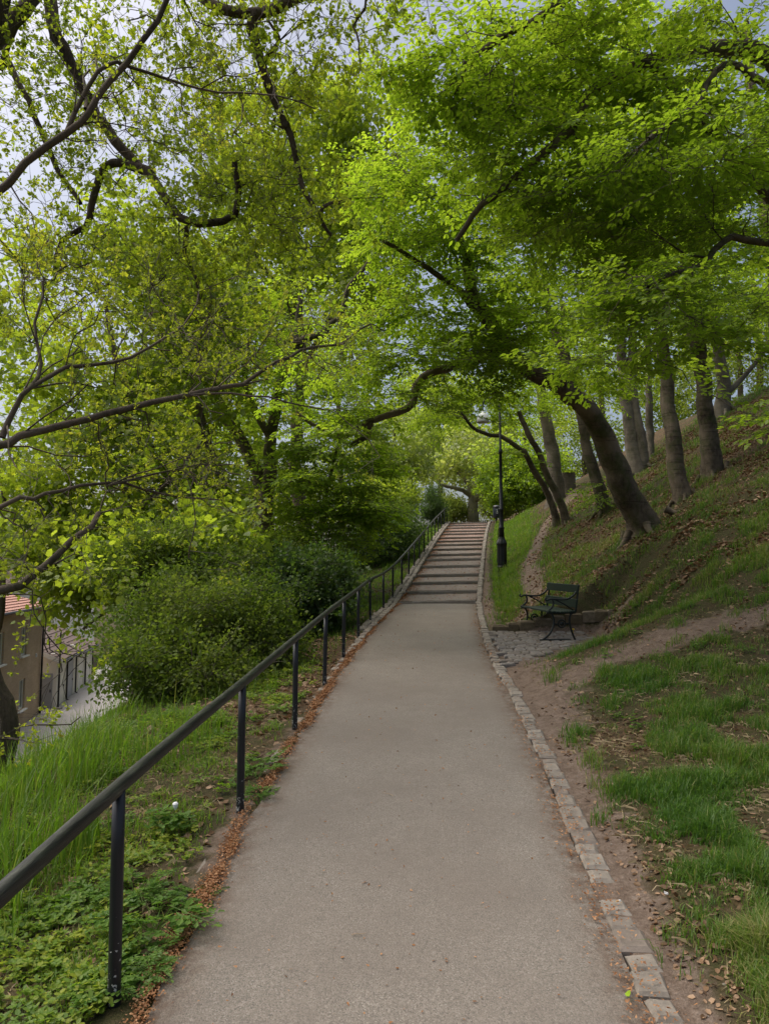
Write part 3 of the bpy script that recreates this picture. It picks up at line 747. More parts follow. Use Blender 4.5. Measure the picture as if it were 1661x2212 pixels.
# ------------------------------------------------------------------ park bench
bx, by = 3.24, 12.35
root = empty('park_bench', (bx, by, float(zpath(by)) + .05), 'green slatted park bench with black cast iron ends facing the path', 'bench', rz=math.radians(104.5))
root.rotation_euler = (0, math.radians(-1.0), math.radians(97.5)); root.scale = (1.1, 1.1, 1.1)
LB = 1.25
def cast_end(x):
    e = MB()
    def tb(pts, r, n=.05): e.tube([(x, a, b) for a, b in spline(np.array([(p[0], p[1], 0) for p in pts]), n)[:, :2]], r, 6)
    tb([(-.10, .87), (-.07, .66), (-.04, .44)], .017); tb([(-.04, .45), (.045, .40), (.06, .27), (.02, .12), (-.03, .0)], .016)
    tb([(.36, .44), (.315, .33), (.33, .21), (.40, .09), (.52, .0)], .017)
    tb([(.43, .665), (.45, .64), (.42, .62), (.37, .645), (.24, .635), (.10, .64), (.0, .69), (-.08, .78)], .016)
    tb([(.34, .64), (.315, .575), (.35, .50), (.43, .445)], .015); tb([(.30, .64), (.14, .56), (.0, .47)], .012)
    tb([(.43, .43), (.2, .425), (-.04, .43)], .018); tb([(.55, .012), (.3, .012), (.05, .012)], .016)
    c = [(.19 + .058 * math.cos(a), .26 + .058 * math.sin(a)) for a in np.linspace(0, 2 * math.pi, 15)]
    tb(c, .013, .02); e.tube([(x - .012, .19, .26), (x + .012, .19, .26)], .035, 10)
    tb([(.32, .26), (.25, .25)], .012); tb([(.13, .26), (.05, .27)], .012)
    return e
for x in (0, LB):
    cast_end(x).build('cast_iron_end', MAT['bench_iron'], root, smooth=True)
for k in range(7):
    s = MB(); s.box((LB / 2, .40 - k * .066, .452 - .012 * math.sin(k / 6 * math.pi)), (LB + .10, .05, .026), bev=.006); s.build('seat_slat', MAT['bench_wood'], root)
for zc, h in ((.80, .125), (.575, .135)):
    s = MB(); s.box((LB / 2, -.05 - (zc - .44) * .13 + .025, zc), (LB + .10, .026, h), bev=.008, M=[[1, 0, 0], [0, 1, -.14], [0, .1, 1]]); s.build('backrest_board', MAT['bench_wood'], root)

# ------------------------------------------------------------------ street lamp by the steps
lx, ly = 4.05, 24.6
lz = Hf(lx, ly)
root = empty('street_lamp', (lx, ly, lz), 'black park lamp post with fluted base and white dome lamp beside the steps', 'street lamp')
b = MB(); b.lathe([(.20, -.4), (.20, .06), (.175, .10), (.165, .75), (.175, .80), (.19, .86), (.17, .92), (.12, 1.02), (.10, 1.1)], k=20, flute=.07); b.build('base', MAT['lamp_paint'], root)
b = MB(); b.lathe([(.10, 1.08), (.085, 1.35), (.10, 1.38), (.10, 1.42), (.075, 1.46), (.07, 2.0), (.085, 2.03), (.085, 2.07), (.06, 2.1), (.052, 4.0), (.07, 4.03), (.07, 4.12), (.045, 4.16), (.04, 5.75), (.0, 5.8)], k=14); b.build('pole', MAT['lamp_paint'], root, smooth=True)
b = MB(); b.tube(spline([(0, 0, 5.2), (-.05, 0, 5.65), (-.2, 0, 5.95), (-.45, 0, 5.98), (-.58, 0, 5.8), (-.60, 0, 5.5)], .06), .022, 8); b.tube(spline([(0, 0, 5.05), (-.18, 0, 5.12), (-.36, 0, 5.14)], .06), .014, 6); b.build('bracket', MAT['lamp_paint'], root, smooth=True)
b = MB(); b.lathe([(.02, .42), (.04, .40), (.05, .33), (.12, .30), (.18, .23), (.215, .12), (.225, .0), (.20, -.01), (.19, .08)], c=(-.60, 0, 5.12), k=20); b.build('lamp_shade', MAT['lamp_white'], root, smooth=True)

# ------------------------------------------------------------------ litter bin
bx, by = 6.12, 38.6
bz = Hf(bx, by)
root = empty('litter_bin', (bx, by, bz), 'dark blue rounded litter bin on a post at the top of the steps', 'bin', rz=.1)
b = MB(); b.tube([(0, .16, -.4), (0, .16, 1.0)], .045, 8); b.build('post', MAT['black_metal'], root)
b = MB(); b.lathe([(.16, .35), (.215, .37), (.225, .42), (.225, .95), (.20, 1.0), (.10, 1.03), (.0, 1.035)], k=20); b.build('body', MAT['bin_paint'], root, smooth=True)
b = MB(); b.lathe([(.232, .86), (.235, .88), (.235, .93), (.232, .95)], k=20); b.build('rim', MAT['black_metal'], root, smooth=True)
def on_bin(x, z, w_, h_):
    a = math.asin(max(-1, min(1, x / .226))); c = np.array([.2285 * math.sin(a), -.2285 * math.cos(a), z])
    t = np.array([math.cos(a), math.sin(a), 0]); return [c - t * w_ / 2 - [0, 0, h_ / 2], c + t * w_ / 2 - [0, 0, h_ / 2], c + t * w_ / 2 + [0, 0, h_ / 2], c - t * w_ / 2 + [0, 0, h_ / 2]]
b = MB()
for (x, z, w_, h_) in ((.07, .86, .09, .05), (.085, .885, .05, .03), (-.07, .80, .07, .02), (-.06, .76, .05, .02), (-.05, .70, .035, .05), (-.05, .665, .07, .025), (-.05, .60, .11, .012), (-.05, .575, .09, .012)):
    b.add(on_bin(x, z, w_, h_), [(0, 1, 2, 3)])
b.build('lettering', MAT['sticker'], root)

# ------------------------------------------------------------------ brick house and garages down the slope
ang = math.atan2(.976, -.217); HB = np.array([-18.35, 35.9, -6.0])
# local x runs along the street front (away from the camera), local y points to the back of the houses, front at y = 0
root = empty('brick_house', tuple(HB), 'two storey yellow brick house with red tiled roof below the slope', 'house', rz=ang)
def wall_with_holes(x0, x1, z0, z1, holes, y=0, th=.3):
    """front wall as panels round the openings"""
    m = MB(); xs = sorted({x0, x1, *[h[0] for h in holes], *[h[1] for h in holes]}); zs = sorted({z0, z1, *[h[2] for h in holes], *[h[3] for h in holes]})
    for a, b_ in zip(xs[:-1], xs[1:]):
        for c, d in zip(zs[:-1], zs[1:]):
            if any(h[0] <= (a + b_) / 2 <= h[1] and h[2] <= (c + d) / 2 <= h[3] for h in holes): continue
            m.box(((a + b_) / 2, y + th / 2, (c + d) / 2), (b_ - a, th, d - c))
    return m
wins = [(.9, 2.0, .85, 2.4), (-3.5, -2.2, .85, 2.4), (-3.3, -2.0, 3.6, 5.1), (.9, 2.0, 3.6, 5.1), (-7.5, -6.3, .85, 2.4), (-7.5, -6.3, 3.6, 5.1)]
m = wall_with_holes(-12, 5.1, 0, 6.1, wins)
m.box((4.95, 4.3, 3.05), (.3, 8, 6.1)); m.box((-11.85, 4.3, 3.05), (.3, 8, 6.1)); m.box((-3.4, 8.15, 3.05), (16.5, .3, 6.1))
m.build('wall', MAT['brick'], root)
rf = MB()
a = [(-12.4, -.4, 6.05), (5.5, -.4, 6.05), (5.5, 8.6, 6.05), (-12.4, 8.6, 6.05), (-9, 4.2, 7.6), (2.4, 4.2, 7.6)]
rf.add(a, [(0, 1, 5, 4), (1, 2, 5), (2, 3, 4, 5), (3, 0, 4), (0, 3, 2, 1)])
for k in range(16):                                                     # tile courses standing proud
    t0 = k / 16
    rf.box((-3.45, -.4 + 4.6 * t0 + .1, 6.06 + 1.55 * t0 + .04), (17.9 - 6.4 * t0 - .2, .05, .05))
rfo = rf.build('roof', MAT['red_tile'], root)
s = MB(); s.tube([(-12.4, -.46, 6.0), (5.5, -.46, 6.0)], .07, 8); s.build('gutter', MAT['black_metal'], rfo)
s = MB(); s.tube([(5.0, -.09, -.05), (5.0, -.09, 5.7), (5.0, -.42, 6.0)], .055, 8); s.build('downpipe', MAT['black_metal'], root)
for (x0, x1, z0, z1) in wins:
    wd = MB()
    for (cx, cz, dx, dz) in (((x0 + x1) / 2, z0 + .04, x1 - x0, .08), ((x0 + x1) / 2, z1 - .04, x1 - x0, .08), (x0 + .04, (z0 + z1) / 2, .08, z1 - z0 - .16), (x1 - .04, (z0 + z1) / 2, .08, z1 - z0 - .16), ((x0 + x1) / 2, (z0 + z1) / 2, .06, z1 - z0 - .16)):
        wd.box((cx, .13, cz), (dx, .08, dz))
    wo = wd.build('window', MAT['white_paint'], root)
    g_ = MB(); g_.box(((x0 + x1) / 2, .16, (z0 + z1) / 2), (x1 - x0 - .14, .02, z1 - z0 - .14)); g_.build('pane', MAT['dark_glass'], wo)
    g_ = MB(); g_.box(((x0 + x1) / 2, -.04, z0 - .04), (x1 - x0 + .2, .22, .06)); g_.build('sill', MAT['white_paint'], wo)
s = MB(); s.box((3.9, -.04, 3.35), (.1, .08, .2), bev=.02); s.build('wall_lamp', MAT['white_paint'], root)

def garage(x0, x1, hf, label, doors, y0=-.55, dep=5.0):
    loc = HB + np.array([math.cos(ang) * x0, math.sin(ang) * x0, 0])
    root = empty('garage', tuple(loc), label, 'garage', 'garages beside the brick house', rz=ang); L = x1 - x0
    m = wall_with_holes(0, L, 0, hf, [(a, b_, 0, c) for a, b_, c, _ in doors], y0, .12)
    for k in range(int(L / .16)):                                      # cover battens of the boarding, above the doors only
        x = .08 + k * .16
        if not any(a - .03 < x < b_ + .03 for a, b_, _, _ in doors): m.box((x, y0 - .012, hf / 2), (.03, .024, hf - .04))
    m.box((.06, y0 + .12 + dep / 2, hf / 2 + .2), (.12, dep, hf + .4)); m.box((L - .06, y0 + .12 + dep / 2, hf / 2 + .2), (.12, dep, hf + .4))
    m.build('wall', MAT['white_boards'], root)
    r_ = MB(); zr = hf + 1.6
    prof = [(y0 - .35, hf - .05), (y0 + dep * .62, zr), (y0 + dep + .3, hf + .2)]
    for (ya, za), (yb, zb) in zip(prof[:-1], prof[1:]):
        r_.add([(-.25, ya, za), (L + .15, ya, za), (L + .15, yb, zb), (-.25, yb, zb), (-.25, ya, za + .1), (L + .15, ya, za + .1), (L + .15, yb, zb + .1), (-.25, yb, zb + .1)],
               [(0, 3, 2, 1), (4, 5, 6, 7), (0, 1, 5, 4), (1, 2, 6, 5), (2, 3, 7, 6), (3, 0, 4, 7)])
    (ya, za), (yb, zb) = prof[:2]
    for k in range(1, 9):
        t0 = k / 9; r_.box((L / 2 - .05, ya + (yb - ya) * t0, za + (zb - za) * t0 + .115), (L + .4, .05, .05))
    ro = r_.build('roof', MAT['brown_tile'], root)
    s = MB(); s.tube([(-.25, y0 - .42, hf - .06), (L + .1, y0 - .42, hf - .06)], .06, 8); s.build('gutter', MAT['black_metal'], ro)
    s = MB(); s.add([(-.29, ya - .02, za - .2), (-.29, ya - .02, za + .06), (-.29, yb, zb + .06), (-.29, yb, zb - .2), (-.25, ya - .02, za - .2), (-.25, ya - .02, za + .06), (-.25, yb, zb + .06), (-.25, yb, zb - .2)],
                    [(0, 1, 2, 3), (4, 7, 6, 5), (0, 4, 5, 1), (1, 5, 6, 2), (2, 6, 7, 3), (3, 7, 4, 0)]); s.build('bargeboard', MAT['white_paint'], ro)
    for a, b_, c, mt in doors:
        d = MB(); n = 6
        for k in range(n): d.box(((a + b_) / 2, y0 + .06, c * (k + .5) / n), (b_ - a - .03, .05, c / n - .012))
        do = d.build('garage_door', MAT[mt], root)
        h_ = MB(); h_.box((b_ - .2, y0 + .02, 1.0), (.04, .05, .14)); h_.build('handle', MAT['black_metal'], do)
    for x in (doors[0][1] + .28, L - .12):
        s = MB(); s.tube([(x, y0 - .40, hf - .08), (x, y0 - .3, hf - .25), (x, y0 - .08, hf - .42), (x, y0 - .08, .1), (x, y0 - .2, .02)], .05, 8); s.build('downpipe', MAT['black_metal'], root)
    return root
g1 = garage(6.6, 12.0, 2.75, 'white boarded garage with brown roof and two doors beside the brick house', [(.5, 2.3, 2.05, 'pale_door'), (3.1, 4.9, 2.3, 'grey_door')])
s = MB(); s.box((-.03, .05, 1.0), (.05, .8, 2.0)); sd_ = s.build('side_door', MAT['grey_door'], g1)
s = MB(); s.box((-.08, -.25, 1.0), (.05, .05, .16)); s.build('handle', MAT['black_metal'], sd_)
garage(12.6, 18.0, 2.6, 'white boarded garage half hidden by the bush, behind the nearer garage', [(.5, 2.3, 2.05, 'pale_door'), (3.1, 4.9, 2.05, 'pale_door')])
pl = HB + np.array([math.cos(ang) * 6.1, math.sin(ang) * 6.1, 0]) + np.array([math.sin(ang), -math.cos(ang), 0]) * .8
root = empty('metal_post', tuple(pl), 'tall plain black post standing in front of the white garage', 'post')
s = MB(); s.lathe([(.055, 0), (.055, 2.2), (.045, 4.4), (.0, 4.45)], k=10); s.build('pole', MAT['black_metal'], root)
s = MB(); s.box((0, 0, .06), (.4, .3, .16), bev=.03); s.build('footing', MAT['concrete'], root)
# street
mb = MB(); e1 = np.array([math.cos(ang), math.sin(ang)]); n1 = np.array([math.sin(ang), -math.cos(ang)])
vs = [(*(HB[:2] + e1 * a + n1 * b_), -5.985) for a in np.linspace(-60, 120, 30) for b_ in np.linspace(.02, 4.6, 5)]
fs = [(i * 5 + j, i * 5 + j + 1, i * 5 + j + 6, i * 5 + j + 5) for i in range(29) for j in range(4)]
mb.add(vs, fs); tag(mb.build('road', MAT['road_asphalt']), 'pale grey lane in front of the brick house and garages', kind='structure')
for k, (x, y, L, hh, lab, mt) in enumerate(((-33, 62, 14, 7.0, 'pale distant house with a grey pitched roof behind the garages', 'brown_tile'), (-52, 70, 16, 8.5, 'far red roofed house seen through the leaves on the left', 'red_tile'))):
    root = empty('distant_house', (x, y, -6), lab, 'house', rz=.5 - k)
    s = wall_with_holes(-L / 2, L / 2, 0, hh, [(-4, -2.8, 4, 5.5), (-1, .2, 4, 5.5), (2, 3.2, 4, 5.5)], -4, .3); s.box((-L / 2 + .15, .3, hh / 2), (.3, 8, hh)); s.box((L / 2 - .15, .3, hh / 2), (.3, 8, hh)); s.build('wall', MAT['white_boards' if k == 0 else 'brick'], root)
    s = MB(); s.add([(-L / 2 - .3, -4.4, hh), (L / 2 + .3, -4.4, hh), (L / 2 + .3, 0, hh + 3), (-L / 2 - .3, 0, hh + 3), (L / 2 + .3, 4.4, hh), (-L / 2 - .3, 4.4, hh)], [(0, 1, 2, 3), (3, 2, 4, 5), (0, 3, 5), (1, 4, 2), (0, 5, 4, 1)]); s.build('roof', MAT[mt], root)
    for a in (-4, -1, 2):
        s = MB(); s.box((a + .6, -3.9, 4.75), (1.2, .1, 1.5)); s.build('window', MAT['dark_glass'], root)
# fence at the far end of the path
root = empty('wooden_fence', (6.6, 52, float(Hf(6.6, 52))), 'low dark picket fence across the far end of the path', 'fence')
s = MB()
for k in range(40): s.box((-1 + k * .16, 0, .45 + .03 * math.sin(k * 7)), (.09, .03, 1.0))
s.build('pickets', MAT['oak_bark'], root)
s = MB(); s.box((2.1, .05, .3), (6.4, .05, .08)); s.box((2.1, .05, .75), (6.4, .05, .08)); s.build('fence_rails', MAT['oak_bark'], root)

# ------------------------------------------------------------------ grass, herbs and litter
def blades(pos, h, wd, rng, lean=.5, var=None):
    M = len(pos); a = rng.uniform(0, 2 * math.pi, M); d = np.stack([np.cos(a), np.sin(a), 0 * a], 1); s = np.stack([-np.sin(a), np.cos(a), 0 * a], 1)
    l = lean * rng.uniform(.15, 1.2, M); hw = (wd * rng.uniform(.7, 1.3, M) / 2)[:, None]; h = h[:, None]; l = l[:, None]
    up = np.array([[0, 0, 1.]])
    p1 = pos + h * .55 * up + d * h * l * .28; p2 = pos + h * (1 - .35 * l) * up + d * h * l * .95
    V = np.stack([pos - s * hw, pos + s * hw, p1 - s * hw * .85, p1 + s * hw * .85, p2 - s * hw * .12, p2 + s * hw * .12], 1)
    b = (np.arange(M) * 6)[:, None]
    Q = np.stack([b + [[0, 1, 3, 2]], b + [[2, 3, 5, 4]]], 1).reshape(-1, 4)
    v = rng.uniform(0, 1, M) if var is None else var
    return V.reshape(-1, 3), Q, np.repeat(v, 6)
def scatter(n, x0, x1, y0, y1, rng, power=1.0):
    """random points, denser towards the camera"""
    t = rng.uniform(0, 1, n); y = y0 * (y1 / y0) ** (t ** power); x = rng.uniform(0, 1, n)
    return x0(y) + (x1(y) - x0(y)) * x, y
rng = np.random.default_rng(21)
# right lawn and bank
n = 420000
x, y = scatter(n, lambda y: xr(y) + .15, lambda y: .58 * y + 1.2, 2.0, 34, rng)
dm, gm = masks(x, y)
tuft = fbm(x * 3.2, y * 3.2, 12); tl = fbm(x * 1.1, y * 1.1, 15)
dens = np.clip((gm + (tuft - .5) * 3.0 - .28) * 1.1, .05, 1) * np.clip(1 - dm * 1.25 + (tuft - .55) * 1.1, 0, 1)
dens = dens * np.where(y > 13, .55, 1)
ins = (((x - 1.75) * 2.3 - (y - 10.3) * 1.7) / math.hypot(2.3, 1.7) < .42) & (y > 10) & (y < 13.7) & (x < 4.0)
k = (rng.uniform(0, 1, n) < dens) & ~ins
x, y, tuft, tl = x[k], y[k], tuft[k], tl[k]
hgt = (.022 + .19 * np.clip(tuft - .40, 0, 1) * 1.6 + .045 * tl) * np.interp(y, [2, 8, 14, 30], [1.0, 1.0, 1.25, 1.8]) * rng.uniform(.5, 1.25, len(x))
var = np.clip(.34 + (tl - .5) * 1.3 + rng.normal(0, .16, len(x)) + (rng.uniform(0, 1, len(x)) < .16) * .6 - .08 * (y < 7), 0, 1)
V, Q, v = blades(np.stack([x, y, Hg(x, y) - .01], 1), hgt, np.interp(y, [2, 6, 14, 30], [.005, .006, .009, .016]), rng, .85, var)
print('lawn blades', len(x))
tag(link('grass', mesh_np('grass', V, Q, [MAT['grass_blade']], var=v)), 'patchy short green grass on the lawn and bank right of the path', kind='stuff')
n = 60000
y = rng.uniform(15, 40, n); x = xr(y) + .45 + 2.9 * rng.uniform(0, 1, n); dm, gm = masks(x, y); c = fbm(x * 2.2, y * 2.2, 18)
k = rng.uniform(0, 1, n) < np.clip(1.1 - dm * 1.6, 0, 1) * np.clip((c - .25) * 3, .1, 1) * (1 - sm(.9, 2.9, x - xr(y) + 2.2 * (c - .5))) * sm(14.5, 18, y + 3 * (c - .5)); x, y, c = x[k], y[k], c[k]
V, Q, v = blades(np.stack([x, y, Hg(x, y) - .01], 1), (.09 + .16 * c) * rng.uniform(.5, 1.3, len(x)), np.interp(y, [15, 40], [.011, .022]), rng, .7, np.clip(rng.normal(.5, .2, len(x)), 0, 1))
tag(link('grass', mesh_np('grass', V, Q, [MAT['tall_grass_blade']], var=v)), 'lush green grass strip on the slope around the lamp post and footpath', kind='stuff')
# left: tall grass clumps
n = 120000
x, y = scatter(n, lambda y: xl(y) - 6.5, lambda y: xl(y) - .28, 1.8, 13, rng)
vv = xl(y) - x
c = fbm(x * 1.15, y * 1.15, 33); c2 = fbm(x * 3.5, y * 3.5, 34)
tall = np.clip((c - .50) * 5, 0, 1) * sm(.55, 1.15, vv)
tall = np.maximum(tall, sm(1.9, 2.6, vv) * np.clip((c2 - .36) * 5, .15, .9) * sm(4, 6, y))
c3 = fbm(x * 6.5, y * 6.5, 36); dens = np.clip(tall * (.1 + 2.4 * np.clip(c3 - .32, 0, 1) * (.5 + c2)), 0, 1) * np.interp(y, [1.8, 3.5, 8, 13], [.35, .8, 1, .5])
k = rng.uniform(0, 1, n) < dens; x, y, tall, c2 = x[k], y[k], tall[k], c2[k]
hgt = (.16 + .36 * tall) * rng.uniform(.35, 1.25, len(x)) * (.7 + .6 * c2) * (1 - .5 * sm(2.0, 3.0, xl(y) - x))
V, Q, v = blades(np.stack([x, y, Hg(x, y) - .02], 1), hgt, np.full(len(x), .0075), rng, .55, np.clip(rng.normal(.4, .22, len(x)), 0, 1))
print('tall', len(x))
tag(link('tall_grass', mesh_np('tall_grass', V, Q, [MAT['tall_grass_blade']], var=v)), 'tall fresh green grass growing on the slope left of the handrail', kind='stuff')
# left: short grass near the rail and along the steps
n = 170000
x, y = scatter(n, lambda y: xl(y) - 4.5, lambda y: xl(y) - .1, 1.8, 40, rng)
vv = xl(y) - x; c2 = fbm(x * 3.2, y * 3.2, 44); dm, gm = masks(x, y)
dens = np.clip((c2 - .30) * 4, 0, 1) * sm(.12, .45, vv) * np.where((y > 7.5) & (y < 14) & (vv < 1.6), .25, .8) * np.where((y > 14) & (vv < .34), 0, 1)
k = rng.uniform(0, 1, n) < dens; x, y, c2 = x[k], y[k], c2[k]
hgt = (.04 + .16 * np.clip(c2 - .4, 0, 1)) * rng.uniform(.5, 1.3, len(x)) * np.interp(y, [2, 14, 30], [1.1, 1.6, 2.4])
V, Q, v = blades(np.stack([x, y, Hg(x, y) - .01], 1), hgt, np.interp(y, [2, 6, 14, 30], [.005, .006, .009, .016]), rng, .9, np.clip(rng.normal(.45, .25, len(x)), 0, 1))
print('short left', len(x))
tag(link('grass', mesh_np('grass', V, Q, [MAT['tall_grass_blade']], var=v)), 'low grass between the handrail and the bushes', kind='stuff')

def upright(pos, rng, tilt=.2):
    M = len(pos); a = rng.uniform(0, 2 * math.pi, M); Z = nrm(np.stack([rng.normal(0, tilt, M), rng.normal(0, tilt, M), np.ones(M)], 1))
    X = np.stack([np.cos(a), np.sin(a), 0 * a], 1); X = nrm(X - Z * (X * Z).sum(1, keepdims=True)); return np.stack([X, np.cross(Z, X), Z], 2)
def tpl_herb(rng, n=14, leaf=.026, h=.07, rad=.07):
    lv, tw = [], []
    for i in range(n):
        a = rng.uniform(0, 6.28); r = rad * math.sqrt(rng.uniform(.05, 1)); p = np.array([r * math.cos(a), r * math.sin(a), h * rng.uniform(.35, 1)])
        tw.append((np.array([p[0] * .3, p[1] * .3, 0]), p, .0012)); b = rng.uniform(0, 6.28)
        for q in range(3): lv.append((p, (math.cos(b + q * 2.1), math.sin(b + q * 2.1), .15), np.array([rng.normal(0, .25), rng.normal(0, .25), 1]), leaf * rng.uniform(.7, 1.2)))
    return lv, tw
def tpl_fern(rng, n=9, L=.2):
    """finely divided ferny leaves of a hedge parsley"""
    lv, tw = [], []
    for i in range(n):
        a = i * 2.4 + rng.normal(0, .2); el = rng.uniform(.45, 1.15); Lf = L * rng.uniform(.7, 1.15); d = np.array([math.cos(a) * math.cos(el), math.sin(a) * math.cos(el), math.sin(el)])
        p = d * Lf * .5; tw.append((np.zeros(3), p, .002)); hd = np.array([math.cos(a), math.sin(a), rng.uniform(-.25, .2)]); sd = np.array([-math.sin(a), math.cos(a), 0])
        q = p.copy()
        for j in range(6):
            q2 = q + hd * Lf * .13; tw.append((q, q2, .0012)); w_ = Lf * .42 * (1 - j / 6.5)
            for s in (-1, 1):
                m = q2 + (sd * s + hd * .45) * w_ * .55
                for e in (0, .6, -.6):
                    dd = nrm(sd * s + hd * .5); dd = dd * math.cos(e) + np.cross([0, 0, 1.], dd) * math.sin(e)
                    lv.append((q2 + (m - q2) * (.4 if e else .75), dd, (rng.normal(0, .2), rng.normal(0, .2), 1), w_ * .5))
            q = q2
        lv.append((q, hd, (0, 0, 1), Lf * .14))
    return lv, tw
T_HERB = [Template(*tpl_herb(rg), 'small') for _ in range(6)]
T_FERN = [Template(*tpl_fern(rg), 'oak') for _ in range(5)]
T_NETTLE = [Template(*tpl_herb(rg, 10, .05, .16, .1), 'small') for _ in range(4)]
n = 6500
x, y = scatter(n, lambda y: xl(y) - 3.6, lambda y: xl(y) - .22, 1.8, 11, rng); c = fbm(x * 1.8, y * 1.8, 61)
k = (rng.uniform(0, 1, n) < np.clip((c - .43) * 5, .06, 1)); x, y, c = x[k], y[k], c[k]
pos = np.stack([x, y, Hg(x, y) - .01], 1)
V, Q, mi, v = place(T_HERB, pos, upright(pos, rng), rng.uniform(.6, 1.25, len(x)), rng, np.clip(fbm(x * 2.5, y * 2.5, 62) * 1.6 - .35, 0, 1))
tag(link('ground_cover', mesh_np('ground_cover', V, Q, [MAT['herb_leaf'], MAT['twig_bark']], mi, v)), 'low clover like yellow green ground plants left of the handrail', kind='stuff')
n = 900
x, y = scatter(n, lambda y: xr(y) + .5, lambda y: .58 * y + 1, 3, 26, rng); c = fbm(x * 1.2, y * 1.2, 71); k = rng.uniform(0, 1, n) < np.clip((c - .5) * 5, 0, 1)
k &= ~((y > 10) & (y < 14) & (x < 4.2)); x, y = x[k], y[k]; pos = np.stack([x, y, Hg(x, y) - .015], 1)
V, Q, mi, v = place(T_HERB, pos, upright(pos, rng), rng.uniform(.6, 1.2, len(x)), rng)
tag(link('ground_cover', mesh_np('ground_cover', V, Q, [MAT['fern_leaf'], MAT['twig_bark']], mi, v)), 'scattered small weeds among the grass on the right bank', kind='stuff')
n = 19000
x, y = scatter(n, lambda y: xr(y) + .3, lambda y: .58 * y + 1, 2.1, 14, rng); c = fbm(x * 2.1, y * 2.1, 75); k = rng.uniform(0, 1, n) < np.clip((c - .35) * 3, .1, 1) * (1 - .8 * masks(x, y)[0])
k &= ~((y > 10) & (y < 13.7) & (x < 4.0)); x, y = x[k], y[k]
x2, y2 = scatter(9000, lambda y: xl(y) - 3.4, lambda y: xl(y) - .3, 1.9, 9, rng); x = np.concatenate([x, x2]); y = np.concatenate([y, y2])
V, Q, v = blades(np.stack([x, y, Hg(x, y) + .004], 1), rng.uniform(.02, .075, len(x)), np.full(len(x), .0035), rng, 2.1, np.clip(rng.normal(.8, .2, len(x)), 0, 1))
V[:, 2] = np.minimum(V[:, 2], np.repeat(Hg(x, y), 6) + rng.uniform(.01, .035, len(V)))
tag(link('dry_grass', mesh_np('dry_grass', V, Q, [MAT['straw']], var=v)), 'dry pale straw lying between the grass tufts', kind='stuff')
# single ferny plants along the rail
for xd, yd, s, lab in ((330, 2010, 1.5, 'large ferny green weed beside the foot of the nearest rail post'), (300, 1935, 1.2, 'ferny weed just behind the nearest rail post'), (285, 2085, .9, 'low ferny weed against the foot of the nearest rail post'),
                       (345, 2100, .7, 'small ferny sprig leaning over the brown litter by the path'), (225, 2140, .9, 'ferny weed in the bottom left corner beside the nearest post'), (560, 1665, 1.2, 'ferny weed at the path edge beyond the second rail post'),
                       (560, 1720, .8, 'small ferny weed right of the second rail post foot'), (415, 1950, .8, 'ferny weed overhanging the path edge between the two nearest posts')):
    h_ = hit(xd, yd); h_[2] = float(Hg(h_[0], h_[1]))
    V, Q, mi, v = place(T_FERN, np.zeros((2, 3)) + rng.normal(0, .02, (2, 3)) * [1, 1, 0], upright(np.zeros((2, 3)), rng, .15), np.array([s, s * .8]), rng)
    o = link('ferny_plant', mesh_np('ferny_plant', V, Q, [MAT['fern_leaf'], MAT['fern_leaf']], mi, v), None, tuple(h_ - [0, 0, .02])); tag(o, lab, 'plant', 'ferny weeds along the path edge')
h_ = hit(378, 1800); V, Q, mi, v = place(T_NETTLE, rng.normal(0, .05, (5, 3)) * [1, 1, 0], upright(np.zeros((5, 3)), rng), rng.uniform(.7, 1.1, 5), rng)
root = empty('dead_nettle', tuple(h_), 'dark leafed nettle clump with a white flower between the first two rail posts', 'plant')
link('foliage', mesh_np('foliage', V, Q, [MAT['fern_leaf'], MAT['fern_leaf']], mi, v), root)
s = MB(); s.lathe([(.004, .15), (.016, .17), (.02, .19), (.012, .2), (.0, .2)], k=8); s.build('flower', MAT['white_petal'], root)

# dead leaves
def lie(x, y, ln, rng, curl=.35, lift=.006):
    M = len(x); pos = np.stack([x, y, Hg(x, y) + lift], 1); return pos, upright(pos, rng, curl), np.full(M, 1.0) * ln
T_ONE = [Template([((-.5, 0, 0), (1, 0, rg.normal(0, .2)), (rg.normal(0, .3), rg.normal(0, .3), 1), 1.0)], [], 'small') for _ in range(8)]
T_CHIP = [Template([((-.5, 0, 0), (1, 0, rg.normal(0, .15)), (rg.normal(0, .4), rg.normal(0, .4), 1), 1.0)], [], 'oak') for _ in range(6)]
n = 120000
x, y = scatter(n, lambda y: xr(y) + .2, lambda y: .58 * y + 1.2, 2.2, 32, rng); dm, gm = masks(x, y); c = fbm(x * 1.6, y * 1.6, 81)
dens = np.clip(1.1 - gm * 1.2, .06, 1) * np.clip((c - .28) * 3, .1, 1) * np.where(y < 8, .22 + .4 * dm, np.where(y < 12, .45, 1)) * (1 - .4 * dm)
k = rng.uniform(0, 1, n) < dens; k &= ~((y > 10.2) & (y < 13.7) & (x < 3.6) & (rng.uniform(0, 1, n) < .9)); x, y = x[k], y[k]
pos, R, s_ = lie(x, y, np.interp(y, [2, 8, 20], [.03, .045, .065]) * rng.uniform(.5, 1.3, len(x)), rng)
V, Q, mi, v = place(T_ONE, pos, R, s_, rng); print('litter', len(x))
tag(link('leaf_litter', mesh_np('leaf_litter', V, Q, [MAT['dead_leaf'], MAT['twig_bark']], mi, v)), 'dry brown fallen leaves on the bank and bare earth', kind='stuff')
n = 70000
y = 11 + 20 * rng.uniform(0, 1, n) ** 1.2; x = xr(y) + .5 + rng.uniform(0, 1, n) * (.58 * y + 1.2 - xr(y)); dm, gm = masks(x, y); c = fbm(x * 1.3, y * 1.3, 86)
